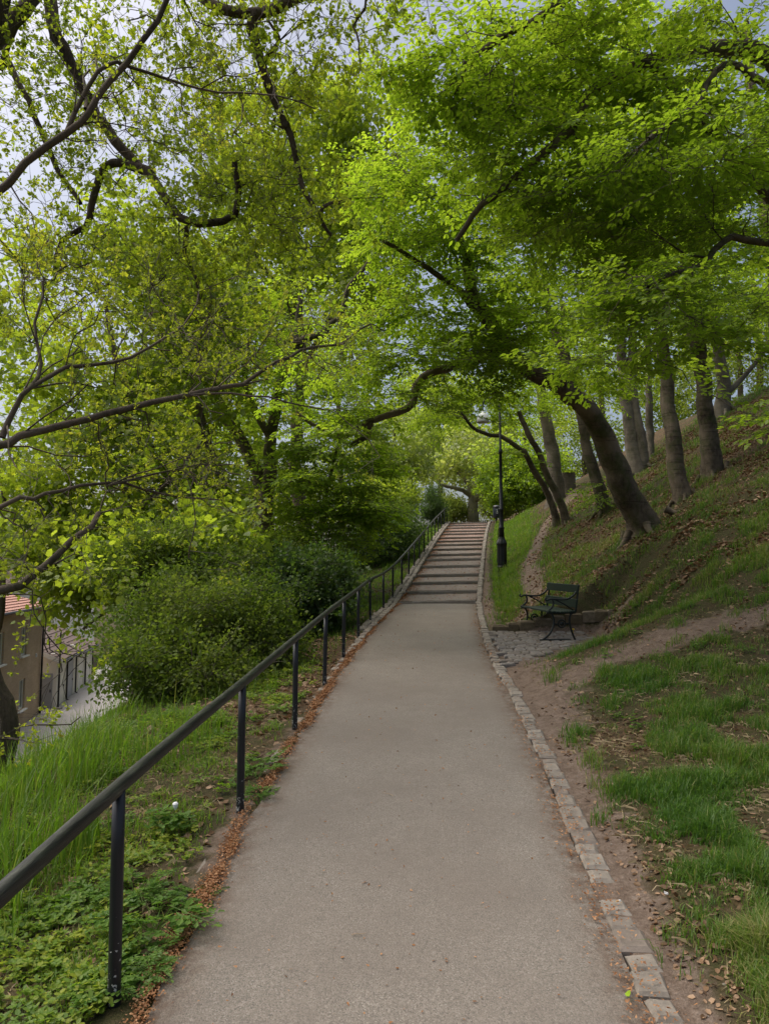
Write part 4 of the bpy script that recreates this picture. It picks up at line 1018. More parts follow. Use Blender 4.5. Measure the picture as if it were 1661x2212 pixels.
k = (rng.uniform(0, 1, n) < np.clip(1.1 - gm * .9, .15, 1) * np.clip((c - .38) * 4, .03, 1)) & ~((y < 13.8) & (x < 4.0)); x, y = x[k], y[k]
pos, R, s_ = lie(x, y, rng.uniform(.045, .10, len(x)), rng, .45, .02)
V, Q, mi, v = place(T_ONE, pos, R, s_, rng)
tag(link('leaf_litter', mesh_np('leaf_litter', V, Q, [MAT['dead_leaf'], MAT['twig_bark']], mi, v)), 'drifts of pale brown dead leaves higher on the bank under the beeches', kind='stuff')
n = 16000
x, y = scatter(n, lambda y: xl(y) - 3.2, lambda y: xl(y) - .15, 1.8, 22, rng); c = fbm(x * 1.6, y * 1.6, 83); vv = xl(y) - x
dens = np.clip((c - .35) * 3, .08, 1) * np.where((y > 7) & (y < 14.5), 1, .30)
k = rng.uniform(0, 1, n) < dens; x, y = x[k], y[k]
pos, R, s_ = lie(x, y, np.interp(y, [2, 8, 20], [.04, .075, .09]) * rng.uniform(.5, 1.3, len(x)), rng)
V, Q, mi, v = place(T_ONE, pos, R, s_, rng)
tag(link('leaf_litter', mesh_np('leaf_litter', V, Q, [MAT['dead_leaf'], MAT['twig_bark']], mi, v)), 'brown fallen leaves under the handrail', kind='stuff')
# orange bud scales washed to the path edges
n = 26000
y = 1.9 * (20 / 1.9) ** (rng.uniform(0, 1, n) ** 1.1); wv = fbm(y * 2.6, y * 0, 91)
off = rng.normal(0, 1, n) * (.018 + .028 * wv) - .005 + .02 * np.sin(y * 4)
k = rng.uniform(0, 1, n) < np.clip((wv - .30) * 4, .10, 1); y, off = y[k], off[k]; x = xl(y) - off - .03
z = np.where(x > xl(y), zpath(y) + .012, Hg(x, y) + .012)
pos = np.stack([x, y, z + rng.uniform(0, .012, len(x))], 1)
V, Q, mi, v = place(T_CHIP, pos, upright(pos, rng, .5), rng.uniform(.008, .019, len(x)) * np.interp(y, [2, 8, 20], [1, 1.5, 2.6]), rng)
tag(link('bud_litter', mesh_np('bud_litter', V, Q, [MAT['bud_scale'], MAT['bud_scale']], mi, v)), 'orange brown bud scales gathered along the left edge of the path', kind='stuff')
n = 5500
y = 2.2 * (19 / 2.2) ** rng.uniform(0, 1, n); side = rng.uniform(0, 1, n); wv = fbm(y * 2.3, y * 0 + 4, 93)
x = np.where(side < .62, xr(y) + rng.normal(0.0, .06, n), xl(y) + (xr(y) - xl(y)) * rng.uniform(0, 1, n))
k = rng.uniform(0, 1, n) < np.where(side < .62, np.clip((wv - .42) * 5, .1, 1), .30); x, y = x[k], y[k]
z = np.where((x > xl(y)) & (x < xr(y)), zpath(y) + .018, np.where(x < xr(y) + .15, zpath(y) + .045, Hg(x, y) + .015)); pos = np.stack([x, y, z], 1)
V, Q, mi, v = place(T_CHIP, pos, upright(pos, rng, .3), rng.uniform(.010, .022, len(x)) * np.interp(y, [2, 8, 20], [1, 1.3, 2]), rng)
tag(link('bud_litter', mesh_np('bud_litter', V, Q, [MAT['bud_scale'], MAT['bud_scale']], mi, v)), 'small brown bud scales and chaff scattered on the path and right kerb', kind='stuff')
# litter on the steps
n = 5000
y = rng.uniform(18.6, 39, n); t = np.where(rng.uniform(0, 1, n) < .5, rng.exponential(.06, n), rng.uniform(0, 1, n)); k = t < 1; y, t = y[k], t[k]
x = xl(y) + (xr(y) - xl(y)) * t; ri = np.searchsorted(RIS, y, 'right') - 1; y0 = np.array(RIS)[ri]; y1 = np.array(RIS + [40.])[ri + 1]
z = zpath(y0) + .075 + (zpath(y1) - .01 - zpath(y0) - .075) * (y - y0) / (y1 - y0) + .04 * (t - .5) + .012
pos = np.stack([x, y, z], 1); V, Q, mi, v = place(T_CHIP, pos, upright(pos, rng, .3), rng.uniform(.02, .05, len(x)), rng)
tag(link('bud_litter', mesh_np('bud_litter', V, Q, [MAT['bud_scale'], MAT['bud_scale']], mi, v)), 'reddish brown litter lying on the steps', kind='stuff')
# pebbles, twigs and the few single things lying about
mb = MB(); r = np.random.default_rng(5)
for i in range(120):
    y = 2.3 * (9 / 2.3) ** r.random(); x = xr(y) + .2 + r.exponential(.5); s = r.uniform(.004, .010)
    mb.lathe([(s * .6, -s * .3), (s, .1 * s), (s * .7, .5 * s), (s * .2, .6 * s)], (x, y, float(Hg(x, y))), 6)
tag(mb.build('gravel', MAT['sett']), 'small stones in the bare earth beside the kerb', kind='stuff')
def stick(x, y, L, a, lab, z=None, rad=.004):
    z = float(Hg(x, y)) + .012 if z is None else z; m = MB()
    pts = spline(np.array([(-L / 2, 0, 0), (-L / 6, r.normal(0, .06) * L, .004), (L / 5, r.normal(0, .06) * L, .002), (L / 2, r.normal(0, .1) * L, .005)]), L / 8)
    m.tube(pts, np.linspace(rad, rad * .5, len(pts)), 5); o = m.build('fallen_twig', MAT['stick'], None, (x, y, z)); o.rotation_euler = (0, 0, a); tag(o, lab, 'twig')
def onpath(xd, yd):
    h_ = hit(xd, yd); return h_[0], h_[1], float(zpath(h_[1])) + .022
x, y, z = onpath(775, 2058); stick(x, y, .07, .1, 'pale short twig lying on the asphalt near the bottom middle', z, .003)
x, y, z = onpath(838, 1742); stick(x, y, .12, 2.3, 'thin dark bent twig lying in the middle of the path', z, .0025)
x, y, z = onpath(965, 1934); 
h_ = hit(1480, 1668); stick(h_[0], h_[1], .5, .5, 'thin dry stem lying in the grass right of the bare earth')
h_ = hit(1300, 1560); stick(h_[0], h_[1], .45, .35, 'dark twig lying on the bare earth beside the kerb', rad=.005)
x, y, z = onpath(1358, 2192)
V, Q, mi, v = place(T_ONE[:1], np.zeros((1, 3)), upright(np.zeros((1, 3)), r, .1), np.array([.05]), r)
tag(link('fallen_leaf', mesh_np('fallen_leaf', V, Q, [MAT['fresh_leaf'], MAT['fresh_leaf']], mi, v), None, (x, y, z)), 'fresh yellow green leaf lying on the path at the bottom edge', 'leaf')
x, y, z = onpath(1322, 1962); m = MB(); m.tube([(-.012, 0, 0), (.006, 0, 0)], .004, 8); a = m.build('cigarette_butt', MAT['filter_tan'], None, (x + .03, y, z + .012)); a.rotation_euler = (0, 0, .5); tag(a, 'small cigarette butt on the kerb stones near the bottom right', 'cigarette butt')
m = MB(); m.tube([(.006, 0, 0), (.016, 0, 0)], .0041, 8); m.build('paper', MAT['white_petal'], a)
h_ = hit(1438, 1938); V, Q, mi, v = place(T_CHIP, rng.normal(0, .004, (5, 3)), upright(np.zeros((5, 3)), r, .6), np.full(5, .022), r)
tag(link('feather', mesh_np('feather', V, Q, [MAT['white_petal'], MAT['white_petal']], mi, v), None, (h_[0], h_[1], float(Hg(h_[0], h_[1])) + .02)), 'tiny white feather on the grass edge at the lower right', 'feather')
h_ = hit(1238, 1372); m = MB(); m.lathe([(.003, -.08), (.003, .0), (.025, .005), (.02, .02), (.0, .022)], k=9); tag(m.build('dandelion', MAT['yellow_petal'], None, (h_[0], h_[1], float(Hg(h_[0], h_[1])) + .07)), 'single yellow dandelion beside the bench foot', 'flower')

# ------------------------------------------------------------------ trees
def G(x, y, dz=-.1): return np.array([x, y, Hf(x, y) + dz])
BE = dict(tpl=T_BEECH, leafmat='beech_leaf', bark='beech_bark')
BF = dict(tpl=T_BEECHF, leafmat='beech_leaf', bark='beech_bark')
MP = dict(tpl=T_MAPLE, leafmat='maple_leaf', bark='maple_bark', mode='loose')
# leaning beech behind the bench
b = G(6.1, 16.75)
tree('beech_tree', 'thick beech trunk leaning over the path from the bank behind the bench', b,
     [([b, (1388, 1130, 16.7), (1340, 1045, 16.3), (1308, 960, 16), (1270, 885, 15.6), (1205, 832, 15.2), (1140, 798, 14.8), (1075, 725, 14.4), (1030, 650, 14), (1010, 560, 13.6)], .385, .10, True),
      ([(1150, 803, 14.85), (1085, 755, 14.6), (1000, 783, 14.3), (950, 800, 14), (905, 835, 13.8), (880, 885, 13.6), (800, 915, 13.4), (745, 945, 13.2), (700, 925, 13.0), (640, 890, 12.8)], .14, .03, False),
      ([(800, 915, 13.4), (797, 945, 13.3), (760, 960, 13.2)], .06, .045, False),
      ([(1232, 850, 15.4), (1222, 790, 15.6), (1195, 700, 15.8), (1175, 600, 16), (1150, 480, 16.2)], .13, .05, False),
      ([(1075, 725, 14.4), (1000, 640, 13.5), (900, 560, 12.6), (820, 520, 12)], .10, .03, False),
      ([(1010, 560, 13.6), (960, 450, 13), (880, 380, 12.5)], .09, .03, False)],
     [(1000, 560, 13.6, 260, 230, 2.2, 150), (870, 780, 13.2, 210, 140, 1.8, 70), (1150, 640, 15.2, 190, 200, 2, 70), (700, 900, 13, 110, 90, 1.2, 22), (900, 400, 12.5, 170, 140, 1.8, 60), (1080, 800, 14.6, 110, 60, 1.2, 26), (1090, 720, 13.4, 100, 70, .8, 22)],
     seed=101, roots=True, group='beech trees on the bank', per=2, scale=1.15, amp=.09, **BE)
# upright beeches on the bank
UP = [
    ('straight dark beech trunk second from the right on the bank', (7.46, 17.7), [(1450, 950, 17.8), (1440, 850, 18), (1425, 700, 18.2), (1400, 560, 18.4), (1370, 420, 18.6), (1340, 300, 18.6)], .29, 'beech_bark', [(1380, 480, 18.4, 170, 190, 2.4, 85), (1470, 650, 17.4, 150, 90, 2, 38)], 1.15),
    ('broad dark beech trunk rightmost on the bank with an ivy dark foot', (8.65, 18.6), [(1532, 950, 18.6), (1520, 850, 18.6), (1508, 740, 18.6), (1485, 600, 18.5), (1475, 480, 18.5), (1450, 350, 18.5)], .34, 'beech_bark', [(1560, 450, 18, 170, 190, 2.4, 85), (1560, 660, 17.5, 130, 70, 2, 34)], 1.15),
    ('pale grey double beech trunk half way up the bank', (9.75, 27.3), [(1362, 950, 27.5), (1350, 860, 27.6), (1342, 760, 27.8), (1335, 600, 28), (1330, 450, 28)], .36, 'pale_beech_bark', [(1330, 560, 28, 190, 190, 3, 80)], 1.5),
    ('slim pale beech trunk standing on the crest of the bank', (11.1, 29.6), [(1404, 940, 29.7), (1400, 860, 29.8), (1398, 750, 30), (1390, 600, 30)], .26, 'pale_beech_bark', [(1420, 620, 30, 150, 150, 3, 60)], 1.5),
    ('thick pale trunk on the hill crest at the right edge', (13.9, 29), [(1562, 840, 29), (1555, 780, 29), (1545, 700, 29), (1520, 560, 29)], .42, 'pale_beech_bark', [(1560, 620, 29, 170, 130, 3, 65)], 1.6),
]
for i, (lab, (bx, by), pts, r, bark, bl, sc) in enumerate(UP):
    b = G(bx, by); r *= .80; limbs = [([b] + pts, r, r * .35, True)]
    if i == 2: limbs.append(([G(9.95, 27.45), (1385, 980, 27.5), (1372, 900, 27.55), (1362, 800, 27.7), (1375, 640, 28)], .30, .12, True))
    if i == 1: limbs.append(([(1512, 800, 18.6), (1492, 720, 18.7), (1475, 640, 18.9), (1440, 560, 19), (1400, 470, 19)], .15, .05, False)); limbs.append(([(1485, 600, 18.5), (1520, 470, 18.3), (1500, 380, 18.2)], .12, .04, False))
    if i == 0: limbs.append(([(1425, 700, 18.2), (1380, 600, 18), (1345, 500, 17.8), (1352, 400, 17.6)], .13, .05, False)); limbs.append(([(1400, 560, 18.4), (1460, 450, 18), (1470, 400, 17.8)], .1, .04, False))
    if i == 4: limbs.append(([(1566, 850, 29), (1610, 810, 29), (1661, 740, 29)], .14, .06, False))
    tree('beech_tree', lab, b, limbs, bl, seed=110 + i, group='beech trees on the bank', per=2, scale=sc, tpl=T_BEECHF if sc > 1.3 else T_BEECH, leafmat='beech_leaf', bark=bark, amp=.06, roots=True)
b = G(7.2, 23.1)
tree('beech_tree', 'slender dark leaning trunk with leafy shoots between the thick beech and the stump', b, [([b, (1295, 1060, 23), (1272, 980, 22.8), (1255, 900, 22.6), (1225, 780, 22.3), (1215, 650, 22)], .24, .07, True)],
     [(1190, 720, 22, 140, 110, 2, 46), (1290, 840, 22, 90, 60, 1.5, 20), (1285, 1050, 22.8, 30, 35, .4, 5)], seed=121, roots=True, group='beech trees on the bank', scale=1.35, **BE)
b = G(6.7, 26.1)
tree('beech_tree', 'thin twin stemmed beech leaning over the footpath behind the lamp post', b,
     [([b, (1210, 1090, 26), (1185, 1030, 25.8), (1160, 970, 25.5), (1140, 940, 25.2), (1120, 890, 25)], .17, .08, True), ([G(6.45, 26.5), (1190, 1080, 26.4), (1155, 1020, 26), (1130, 975, 25.6), (1085, 945, 25), (1030, 930, 24.5), (990, 890, 24)], .15, .05, True)],
     [(1110, 850, 26.2, 110, 60, 1.2, 44), (950, 885, 26, 80, 60, 1.4, 24), (1130, 985, 25.8, 60, 30, 1, 8)], seed=122, roots=True, group='beech trees on the bank', scale=1.4, **BE)
b = G(8.4, 34.8)
tree('beech_tree', 'pale upright trunk behind the twin stemmed beech', b, [([b, (1200, 1040, 34.8), (1190, 960, 34.8), (1175, 890, 34.8), (1160, 800, 34.8), (1140, 700, 34.8)], .42, .16, True)],
     [(1170, 800, 34.5, 130, 130, 3, 60)], seed=123, group='beech trees on the bank', scale=1.6, tpl=T_BEECHF, leafmat='beech_leaf', bark='pale_beech_bark')
# stump
b = G(9.3, 36.2, 0)
root = empty('tree_stump', tuple(b), 'tall pale sawn tree stump on the bank behind the slender trunks', 'stump')
pts = np.array([(0, 0, -.4), (0, 0, 0), (0, 0, .2), (0, 0, .6), (0, 0, 1.0)]); 
V, Q = tube_np(spline(pts, .1), np.interp(np.arange(15), [0, 4, 7, 14], [.62, .58, .46, .44])[:len(spline(pts, .1))] if len(spline(pts, .1)) <= 15 else .46 * np.ones(len(spline(pts, .1))), 20, lambda a, i: 1 + .05 * np.sin(3 * a + i * .1) + .03 * np.sin(7 * a))
link('trunk', mesh_np('trunk', V, Q, [MAT['pale_beech_bark']], smooth=True), root)
s = MB(); s.add([(.46 * math.cos(a) * (1 + .05 * math.sin(3 * a)), .46 * math.sin(a) * (1 + .05 * math.sin(3 * a)), .985 + .05 * math.cos(a)) for a in np.linspace(0, 2 * math.pi, 20, endpoint=False)], [tuple(range(20))]); s.build('cut_face', MAT['cut_wood'], root)

# big beech whose trunk stands beyond the right edge, its boughs reach over the lawn and path
b = G(7.4, 9.5)
t0 = b + np.array([-.1, 0, 3.0]); t1 = b + np.array([-.3, -.1, 5.2]); t2 = b + np.array([-.7, -.2, 8.0])
tree('beech_tree', 'big beech reaching over the path from beyond the right edge with long drooping boughs', b,
     [([b, t0, t1, t2, b + np.array([-1.2, -.3, 10.5])], .5, .2, True),
      ([t1, (1640, 120, 9.2), (1350, 150, 8.6), (1170, 335, 8.6), (1050, 440, 8.8), (985, 520, 9)], .17, .03, False),
      ([t0, (1661, 420, 9.2), (1600, 360, 9), (1500, 240, 8.6), (1380, 120, 8.2)], .14, .04, False),
      ([t2, (1500, -60, 8.6), (1300, -40, 8), (1120, 60, 7.8), (1000, 140, 8)], .16, .03, False),
      ([t0, (1640, 520, 8.4), (1500, 580, 7.8), (1400, 620, 7.4)], .08, .02, False),
      ([t1, (1600, 150, 8), (1500, 230, 7.2), (1400, 300, 6.8)], .07, .02, False),
      ([t2, (1400, -200, 7.5), (1150, -260, 7), (900, -300, 7)], .15, .04, False)],
     [(1150, 250, 8.6, 260, 240, 1.4, 108), (1420, 180, 8.4, 230, 200, 1.5, 80), (1500, 420, 8.6, 170, 130, 1.4, 60), (1250, 480, 9, 200, 130, 1.4, 70), (1380, 640, 7.6, 150, 70, .9, 30), (1560, 700, 7, 100, 40, .6, 12),
      (1180, 40, 8.2, 260, 110, 1.4, 44), (950, 150, 8.4, 80, 110, .9, 26), (1300, 750, 7.6, 90, 50, .6, 12), (1420, 340, 7.0, 140, 70, .7, 18), (1580, 290, 6.8, 80, 60, .6, 12), (1200, -180, 7.6, 420, 160, 2, 26), (1655, 900, 6.6, 20, 50, .3, 3)],
     seed=131, per=2, scale=1.0, group='beech trees on the bank', rmax=.04, **BE)
# crowns behind it that close the upper right
b = G(12.5, 22)
tree('beech_tree', 'tall beech deeper on the hill filling the upper right behind the nearer boughs', b, [([b, b + [0, 0, 4], b + [-.3, 0, 8], b + [-.6, 0, 13]], .36, .12, True)],
     [(1520, 250, 20, 230, 330, 2.2, 90), (1250, 250, 19, 240, 260, 2.2, 80), (1600, 500, 21, 120, 150, 2, 40)], seed=132, per=2, scale=1.5, group='beech trees on the bank', tpl=T_BEECHF, leafmat='beech_leaf', bark='beech_bark')

# ---- left and centre
b = G(-2.6, 27)
tree('maple_tree', 'tall yellow green tree in the middle distance forming the rounded top left of the path', b,
     [([b, (640, 1000, 27), (650, 800, 27), (640, 600, 27), (620, 420, 27), (600, 300, 27)], .34, .10, True), ([(650, 800, 27), (720, 680, 26.5), (790, 560, 26), (800, 430, 26)], .16, .05, False), ([(645, 700, 27), (560, 560, 27), (500, 430, 27)], .14, .05, False)],
     [(640, 360, 27, 230, 200, 4, 190), (780, 330, 26, 160, 190, 3, 100), (560, 560, 27, 190, 160, 3.5, 110), (760, 600, 25, 160, 170, 3, 90), (500, 720, 26, 140, 120, 3, 60)], seed=141, dens=.58, group='trees left of the path', per=2, scale=1.45, **MP)
b = G(-3.7, 22)
tree('beech_tree', 'dark trunked tree left of the path with a forked stem and bright green leaves', b,
     [([b, (575, 1150, 22), (565, 1090, 22), (560, 1030, 22), (525, 960, 22), (480, 880, 22), (450, 780, 22), (440, 660, 22)], .33, .09, True), ([(572, 1130, 22), (580, 1040, 21.8), (585, 950, 21.8), (600, 840, 21.6), (640, 740, 21.5), (650, 640, 21.5)], .26, .08, False),
      ([(585, 950, 21.8), (545, 870, 21.6), (530, 780, 21.5), (560, 680, 21.5)], .14, .05, False), ([(640, 740, 21.5), (720, 700, 21), (760, 620, 20.6), (800, 560, 20.4)], .14, .05, False)],
     [(600, 760, 21, 200, 150, 3, 110), (740, 850, 20, 150, 120, 2.4, 80), (480, 900, 22, 140, 110, 2.4, 50), (690, 1010, 19.5, 130, 110, 2, 70), (760, 1120, 19.5, 100, 90, 1.6, 45), (620, 1130, 20.5, 80, 70, 1.2, 22)], seed=142, dens=.55, group='trees left of the path', per=2, scale=1.35, **BF)
b = G(-4.1, 19)
tree('maple_tree', 'slim upright grey brown trunk left of the path in front of the dark forked one', b, [([b, (492, 1180, 19), (487, 1080, 19), (462, 1000, 19), (440, 930, 19), (430, 800, 19), (425, 620, 19), (400, 500, 19)], .20, .06, True), ([(470, 1020, 19), (400, 985, 18.6), (330, 965, 18.3)], .07, .03, False)],
     [(430, 640, 19, 170, 160, 2.4, 75), (360, 850, 18.6, 150, 120, 2, 50), (300, 560, 19, 130, 140, 2, 42), (420, 1080, 18.5, 110, 80, 1.6, 26)], seed=143, group='trees left of the path', per=2, scale=1.25, **MP)
b = G(-5.75, 17)
tree('maple_tree', 'dark trunk rising behind the big bush on the slope with open leafy branches', b, [([b, (315, 1260, 17), (300, 1200, 17), (288, 1140, 17), (280, 1060, 17), (300, 960, 17), (260, 820, 17), (230, 660, 17)], .21, .05, True), ([(285, 1110, 17), (345, 1060, 16.6), (400, 1000, 16.4), (440, 950, 16.2)], .09, .03, False), ([(312, 1300, 17), (270, 1300, 16.4), (220, 1325, 16), (180, 1360, 15.8)], .07, .03, False), ([(300, 1200, 17), (220, 1190, 16.6), (150, 1220, 16.2)], .07, .02, False)],
     [(240, 1000, 16.8, 170, 130, 2, 60), (150, 1180, 16.2, 150, 70, 1.6, 44), (330, 1160, 16.4, 130, 80, 1.6, 40), (180, 1275, 16, 120, 36, 1.4, 24), (320, 1215, 13.6, 150, 50, 1.2, 44), (470, 1170, 15, 120, 60, 1.2, 34), (150, 820, 17, 150, 110, 2, 36), (80, 1080, 16.5, 90, 80, 1.4, 20)], seed=144, group='trees left of the path', per=2, scale=1.15, **MP)
b = G(-11, 20)
tree('maple_tree', 'leafy tree lower on the slope at the left edge behind the branches', b, [([b, b + [0, 0, 3.2], b + [.3, 0, 6], b + [.2, 0, 9.5]], .22, .06, True)],
     [(80, 1180, 19, 130, 70, 2, 22), (60, 960, 20, 120, 120, 2.4, 22), (250, 1240, 20, 110, 50, 2, 22), (40, 620, 21, 110, 150, 2.4, 26)], seed=145, group='trees left of the path', per=2, scale=1.2, **MP)
# young beech drooping in front of the dark tree
b = G(-1.9, 20.5)
tree('beech_tree', 'young beech with drooping light green sprays just above the handrail', b, [([b, (690, 1180, 20.5), (700, 1090, 20.4), (720, 1000, 20), (745, 900, 19.8)], .10, .03, True)],
     [(740, 1120, 19.6, 110, 90, 1.4, 60), (690, 1050, 19.6, 110, 100, 1.4, 50), (790, 1010, 20, 70, 80, 1.2, 26), (650, 1170, 20, 60, 50, 1, 16)], seed=146, dens=.62, group='trees left of the path', per=2, scale=1.25, **BE)
# beyond the top of the steps
FAR = [
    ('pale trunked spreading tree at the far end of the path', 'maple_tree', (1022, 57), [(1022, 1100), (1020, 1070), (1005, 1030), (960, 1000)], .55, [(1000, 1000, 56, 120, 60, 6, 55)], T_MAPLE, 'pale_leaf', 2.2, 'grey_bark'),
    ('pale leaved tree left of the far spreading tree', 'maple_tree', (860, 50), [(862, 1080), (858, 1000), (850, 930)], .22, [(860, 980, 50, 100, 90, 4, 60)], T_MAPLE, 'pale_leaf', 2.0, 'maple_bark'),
    ('tall sparse tree far beyond the steps with sky between its leaves', 'maple_tree', (950, 66), [(950, 1080), (950, 980), (945, 860)], .35, [(960, 900, 66, 150, 110, 6, 70)], T_MAPLE, 'maple_leaf', 2.4, 'maple_bark'),
    ('far green tree on the right behind the litter bin', 'maple_tree', (1140, 58), [(1140, 1060), (1138, 980), (1130, 900)], .3, [(1130, 950, 58, 110, 100, 5, 60)], T_BEECHF, 'maple_leaf', 2.2, 'maple_bark'),
    ('far tree on the left slope beyond the dark forked trunk', 'maple_tree', (420, 48), [(420, 1100), (420, 980), (410, 820)], .35, [(430, 900, 48, 170, 170, 5, 90), (560, 1080, 46, 140, 100, 4, 50)], T_MAPLE, 'maple_leaf', 2.1, 'maple_bark'),
    ('far tree filling the gap above the dark bushes', 'maple_tree', (740, 46), [(740, 1120), (735, 1000), (730, 850)], .3, [(740, 1000, 46, 150, 150, 5, 100), (680, 700, 46, 160, 150, 5, 60)], T_BEECHF, 'maple_leaf', 2.1, 'maple_bark'),
    ('far hillside tree behind the beech trunks on the right', 'beech_tree', (1300, 48), [(1300, 960), (1298, 860), (1290, 740)], .3, [(1290, 830, 48, 130, 130, 5, 60)], T_BEECHF, 'maple_leaf', 2.1, 'beech_bark'),
    ('far tree behind the pale double trunk on the hill', 'beech_tree', (1440, 50), [(1440, 980), (1436, 860), (1430, 740)], .26, [(1440, 820, 50, 110, 120, 4, 70), (1420, 930, 50, 90, 50, 3, 26)], T_BEECHF, 'maple_leaf', 2.1, 'beech_bark'),
    ('low far tree on the crest behind the stump', 'beech_tree', (1260, 52), [(1262, 1030), (1260, 950), (1255, 880)], .22, [(1260, 960, 52, 90, 90, 4, 60)], T_BEECHF, 'maple_leaf', 2.0, 'beech_bark'),
    ('far tree behind the thick pale trunk on the crest', 'beech_tree', (1600, 44), [(1600, 900), (1596, 800), (1590, 700)], .24, [(1600, 770, 44, 110, 80, 4, 54), (1500, 800, 46, 70, 110, 4, 44)], T_BEECHF, 'maple_leaf', 2.0, 'beech_bark'),
    ('far tree at the right edge seen between the crest trunks', 'beech_tree', (1640, 46), [(1640, 800), (1635, 700), (1620, 560)], .3, [(1600, 660, 46, 120, 130, 5, 46)], T_BEECHF, 'maple_leaf', 2.1, 'beech_bark'),
]
for i, (lab, nm, (xd, d), pts, r, bl, tp, lm, sc, bk) in enumerate(FAR):
    bp = P(xd, 1100, d); b = G(bp[0], d, -.2); limbs = [([b] + [(a, c, d) for a, c in pts], r, r * .4, True)]
    if i == 0: limbs += [([(1022, 1085, 57), (1050, 1062, 56), (1085, 1045, 55)], .3, .14, False), ([(1018, 1070, 57), (985, 1055, 56), (950, 1048, 55)], .22, .1, False)]
    tree(nm, lab, b, limbs, bl, tp, lm, bk, 160 + i, group='far trees', per=2, scale=sc, mode='loose', kr=.012, rend=.012) if False else tree(nm, lab, b, limbs, bl, tp, lm, bk, 160 + i, group='far trees', per=2, scale=sc, mode='loose', kr=.012)

# ---- shrubs
def shrub(name, lab, xd, d, blobs, tpl, lm, seed, scale=1.0, per=2, cat='bush', group='bushes left of the path', stems=5):
    c = P(xd, 1200, d); b = G(c[0], d); rng_ = np.random.default_rng(seed); limbs = []
    for k in range(stems):
        xb, yb, db, rx, ry, rd, n = blobs[k % len(blobs)]; e = P(xb, yb, db) + np.clip(rng_.normal(0, .4, 3), -.6, .6) * [rx * db / F, rd, ry * db / F]
        limbs.append(([b + rng_.normal(0, .12, 3) * [1, 1, 0], (b + e) / 2 + rng_.normal(0, .15, 3), e], .035, .012, False))
    rs = np.random.default_rng(seed + 900); ex = []
    for xb, yb, db, rx, ry, rd, n in blobs:
        m = max(4, n // 4); v = nrm(rs.normal(0, 1, (m, 3)) + np.array([0, -.2, .7])) * rs.uniform(.95, 1.5, (m, 1)); ex.append(P(xb, yb, db) + v * np.array([rx * db / F, rd, ry * db / F]))
    return tree(name, lab, b, limbs, blobs, tpl, lm, 'twig_bark', seed, cat=cat, group=group, per=per, scale=scale, mode='loose', rmax=.02, keep=.7, wig=.02, dens=.8, extra=np.concatenate(ex))
shrub('bush', 'large olive green small leaved bush left of the handrail', 400, 10.8, [(420, 1405, 10.8, 140, 80, 1.1, 110), (505, 1350, 11.4, 110, 70, 1.0, 70), (380, 1330, 11.6, 80, 55, .8, 26), (580, 1400, 11.0, 60, 55, .7, 26), (320, 1450, 10.4, 60, 55, .8, 30), (440, 1478, 10.0, 120, 40, .7, 44)], T_SHRUB, 'shrub_leaf', 171, 1.15, 3, stems=9)
shrub('bush', 'dark green ivy leaved bush between the olive bush and the handrail', 645, 14.6, [(640, 1300, 14.6, 100, 70, 1.2, 80), (700, 1270, 15.4, 60, 50, .9, 34), (560, 1330, 14.2, 60, 50, .8, 30)], T_IVY, 'dark_leaf', 172, 1.1, 3, stems=6)
shrub('bush', 'olive bush rising behind the dark ivy bush', 560, 16.5, [(560, 1240, 16.5, 150, 60, 1.4, 80), (450, 1240, 16, 120, 60, 1.2, 54)], T_SHRUB, 'shrub_leaf', 173, 1.5, 3, stems=6)
shrub('bush', 'tall light olive bush merging into the trees behind the large olive bush', 330, 13.4, [(350, 1240, 13.4, 120, 60, 1.1, 80), (450, 1260, 13.2, 90, 60, 1, 50)], T_SHRUB, 'shrub_leaf', 181, 1.4, 3, stems=7)
shrub('bush', 'dark arching bush beside the lower steps', 855, 27.5, [(835, 1168, 27.5, 58, 36, 1.3, 56), (790, 1182, 26.5, 50, 36, 1.2, 30)], T_SHRUB, 'dark_leaf', 174, 1.7, 3, stems=6)
shrub('bush', 'small brownish green bush upslope of the dark arching bush', 880, 31, [(850, 1135, 31, 50, 32, 1.2, 40)], T_SHRUB, 'shrub_leaf', 175, 1.7, 3, stems=4)
shrub('conifer_shrub', 'dark clipped upright conifer near the top of the handrail', 938, 39, [(938, 1105, 39, 24, 30, .7, 60), (936, 1070, 39, 14, 14, .4, 10)], T_CONIF, 'dark_leaf', 176, 1.3, 3, stems=4)
shrub('bush', 'bright green broad bush behind the lamp post at the top of the bank', 1125, 44, [(1130, 1040, 44, 75, 55, 1.8, 90), (1080, 1075, 44, 30, 25, 1, 16)], T_IVY, 'beech_leaf', 177, 2.1, 3, group='bushes beyond the steps', stems=6)
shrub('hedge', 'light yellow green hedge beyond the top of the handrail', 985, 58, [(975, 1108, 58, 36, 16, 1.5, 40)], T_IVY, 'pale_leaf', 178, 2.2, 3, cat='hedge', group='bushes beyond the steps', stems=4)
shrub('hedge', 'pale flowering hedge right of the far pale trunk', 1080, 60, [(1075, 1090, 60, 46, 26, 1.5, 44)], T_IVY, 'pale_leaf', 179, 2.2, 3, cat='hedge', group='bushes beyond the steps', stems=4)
shrub('bush', 'green bush on the slope left of the upper steps', 900, 42, [(850, 1082, 42, 55, 36, 2, 56), (800, 1105, 40, 50, 40, 1.6, 40)], T_IVY, 'maple_leaf', 180, 1.9, 3, group='bushes beyond the steps', stems=5)

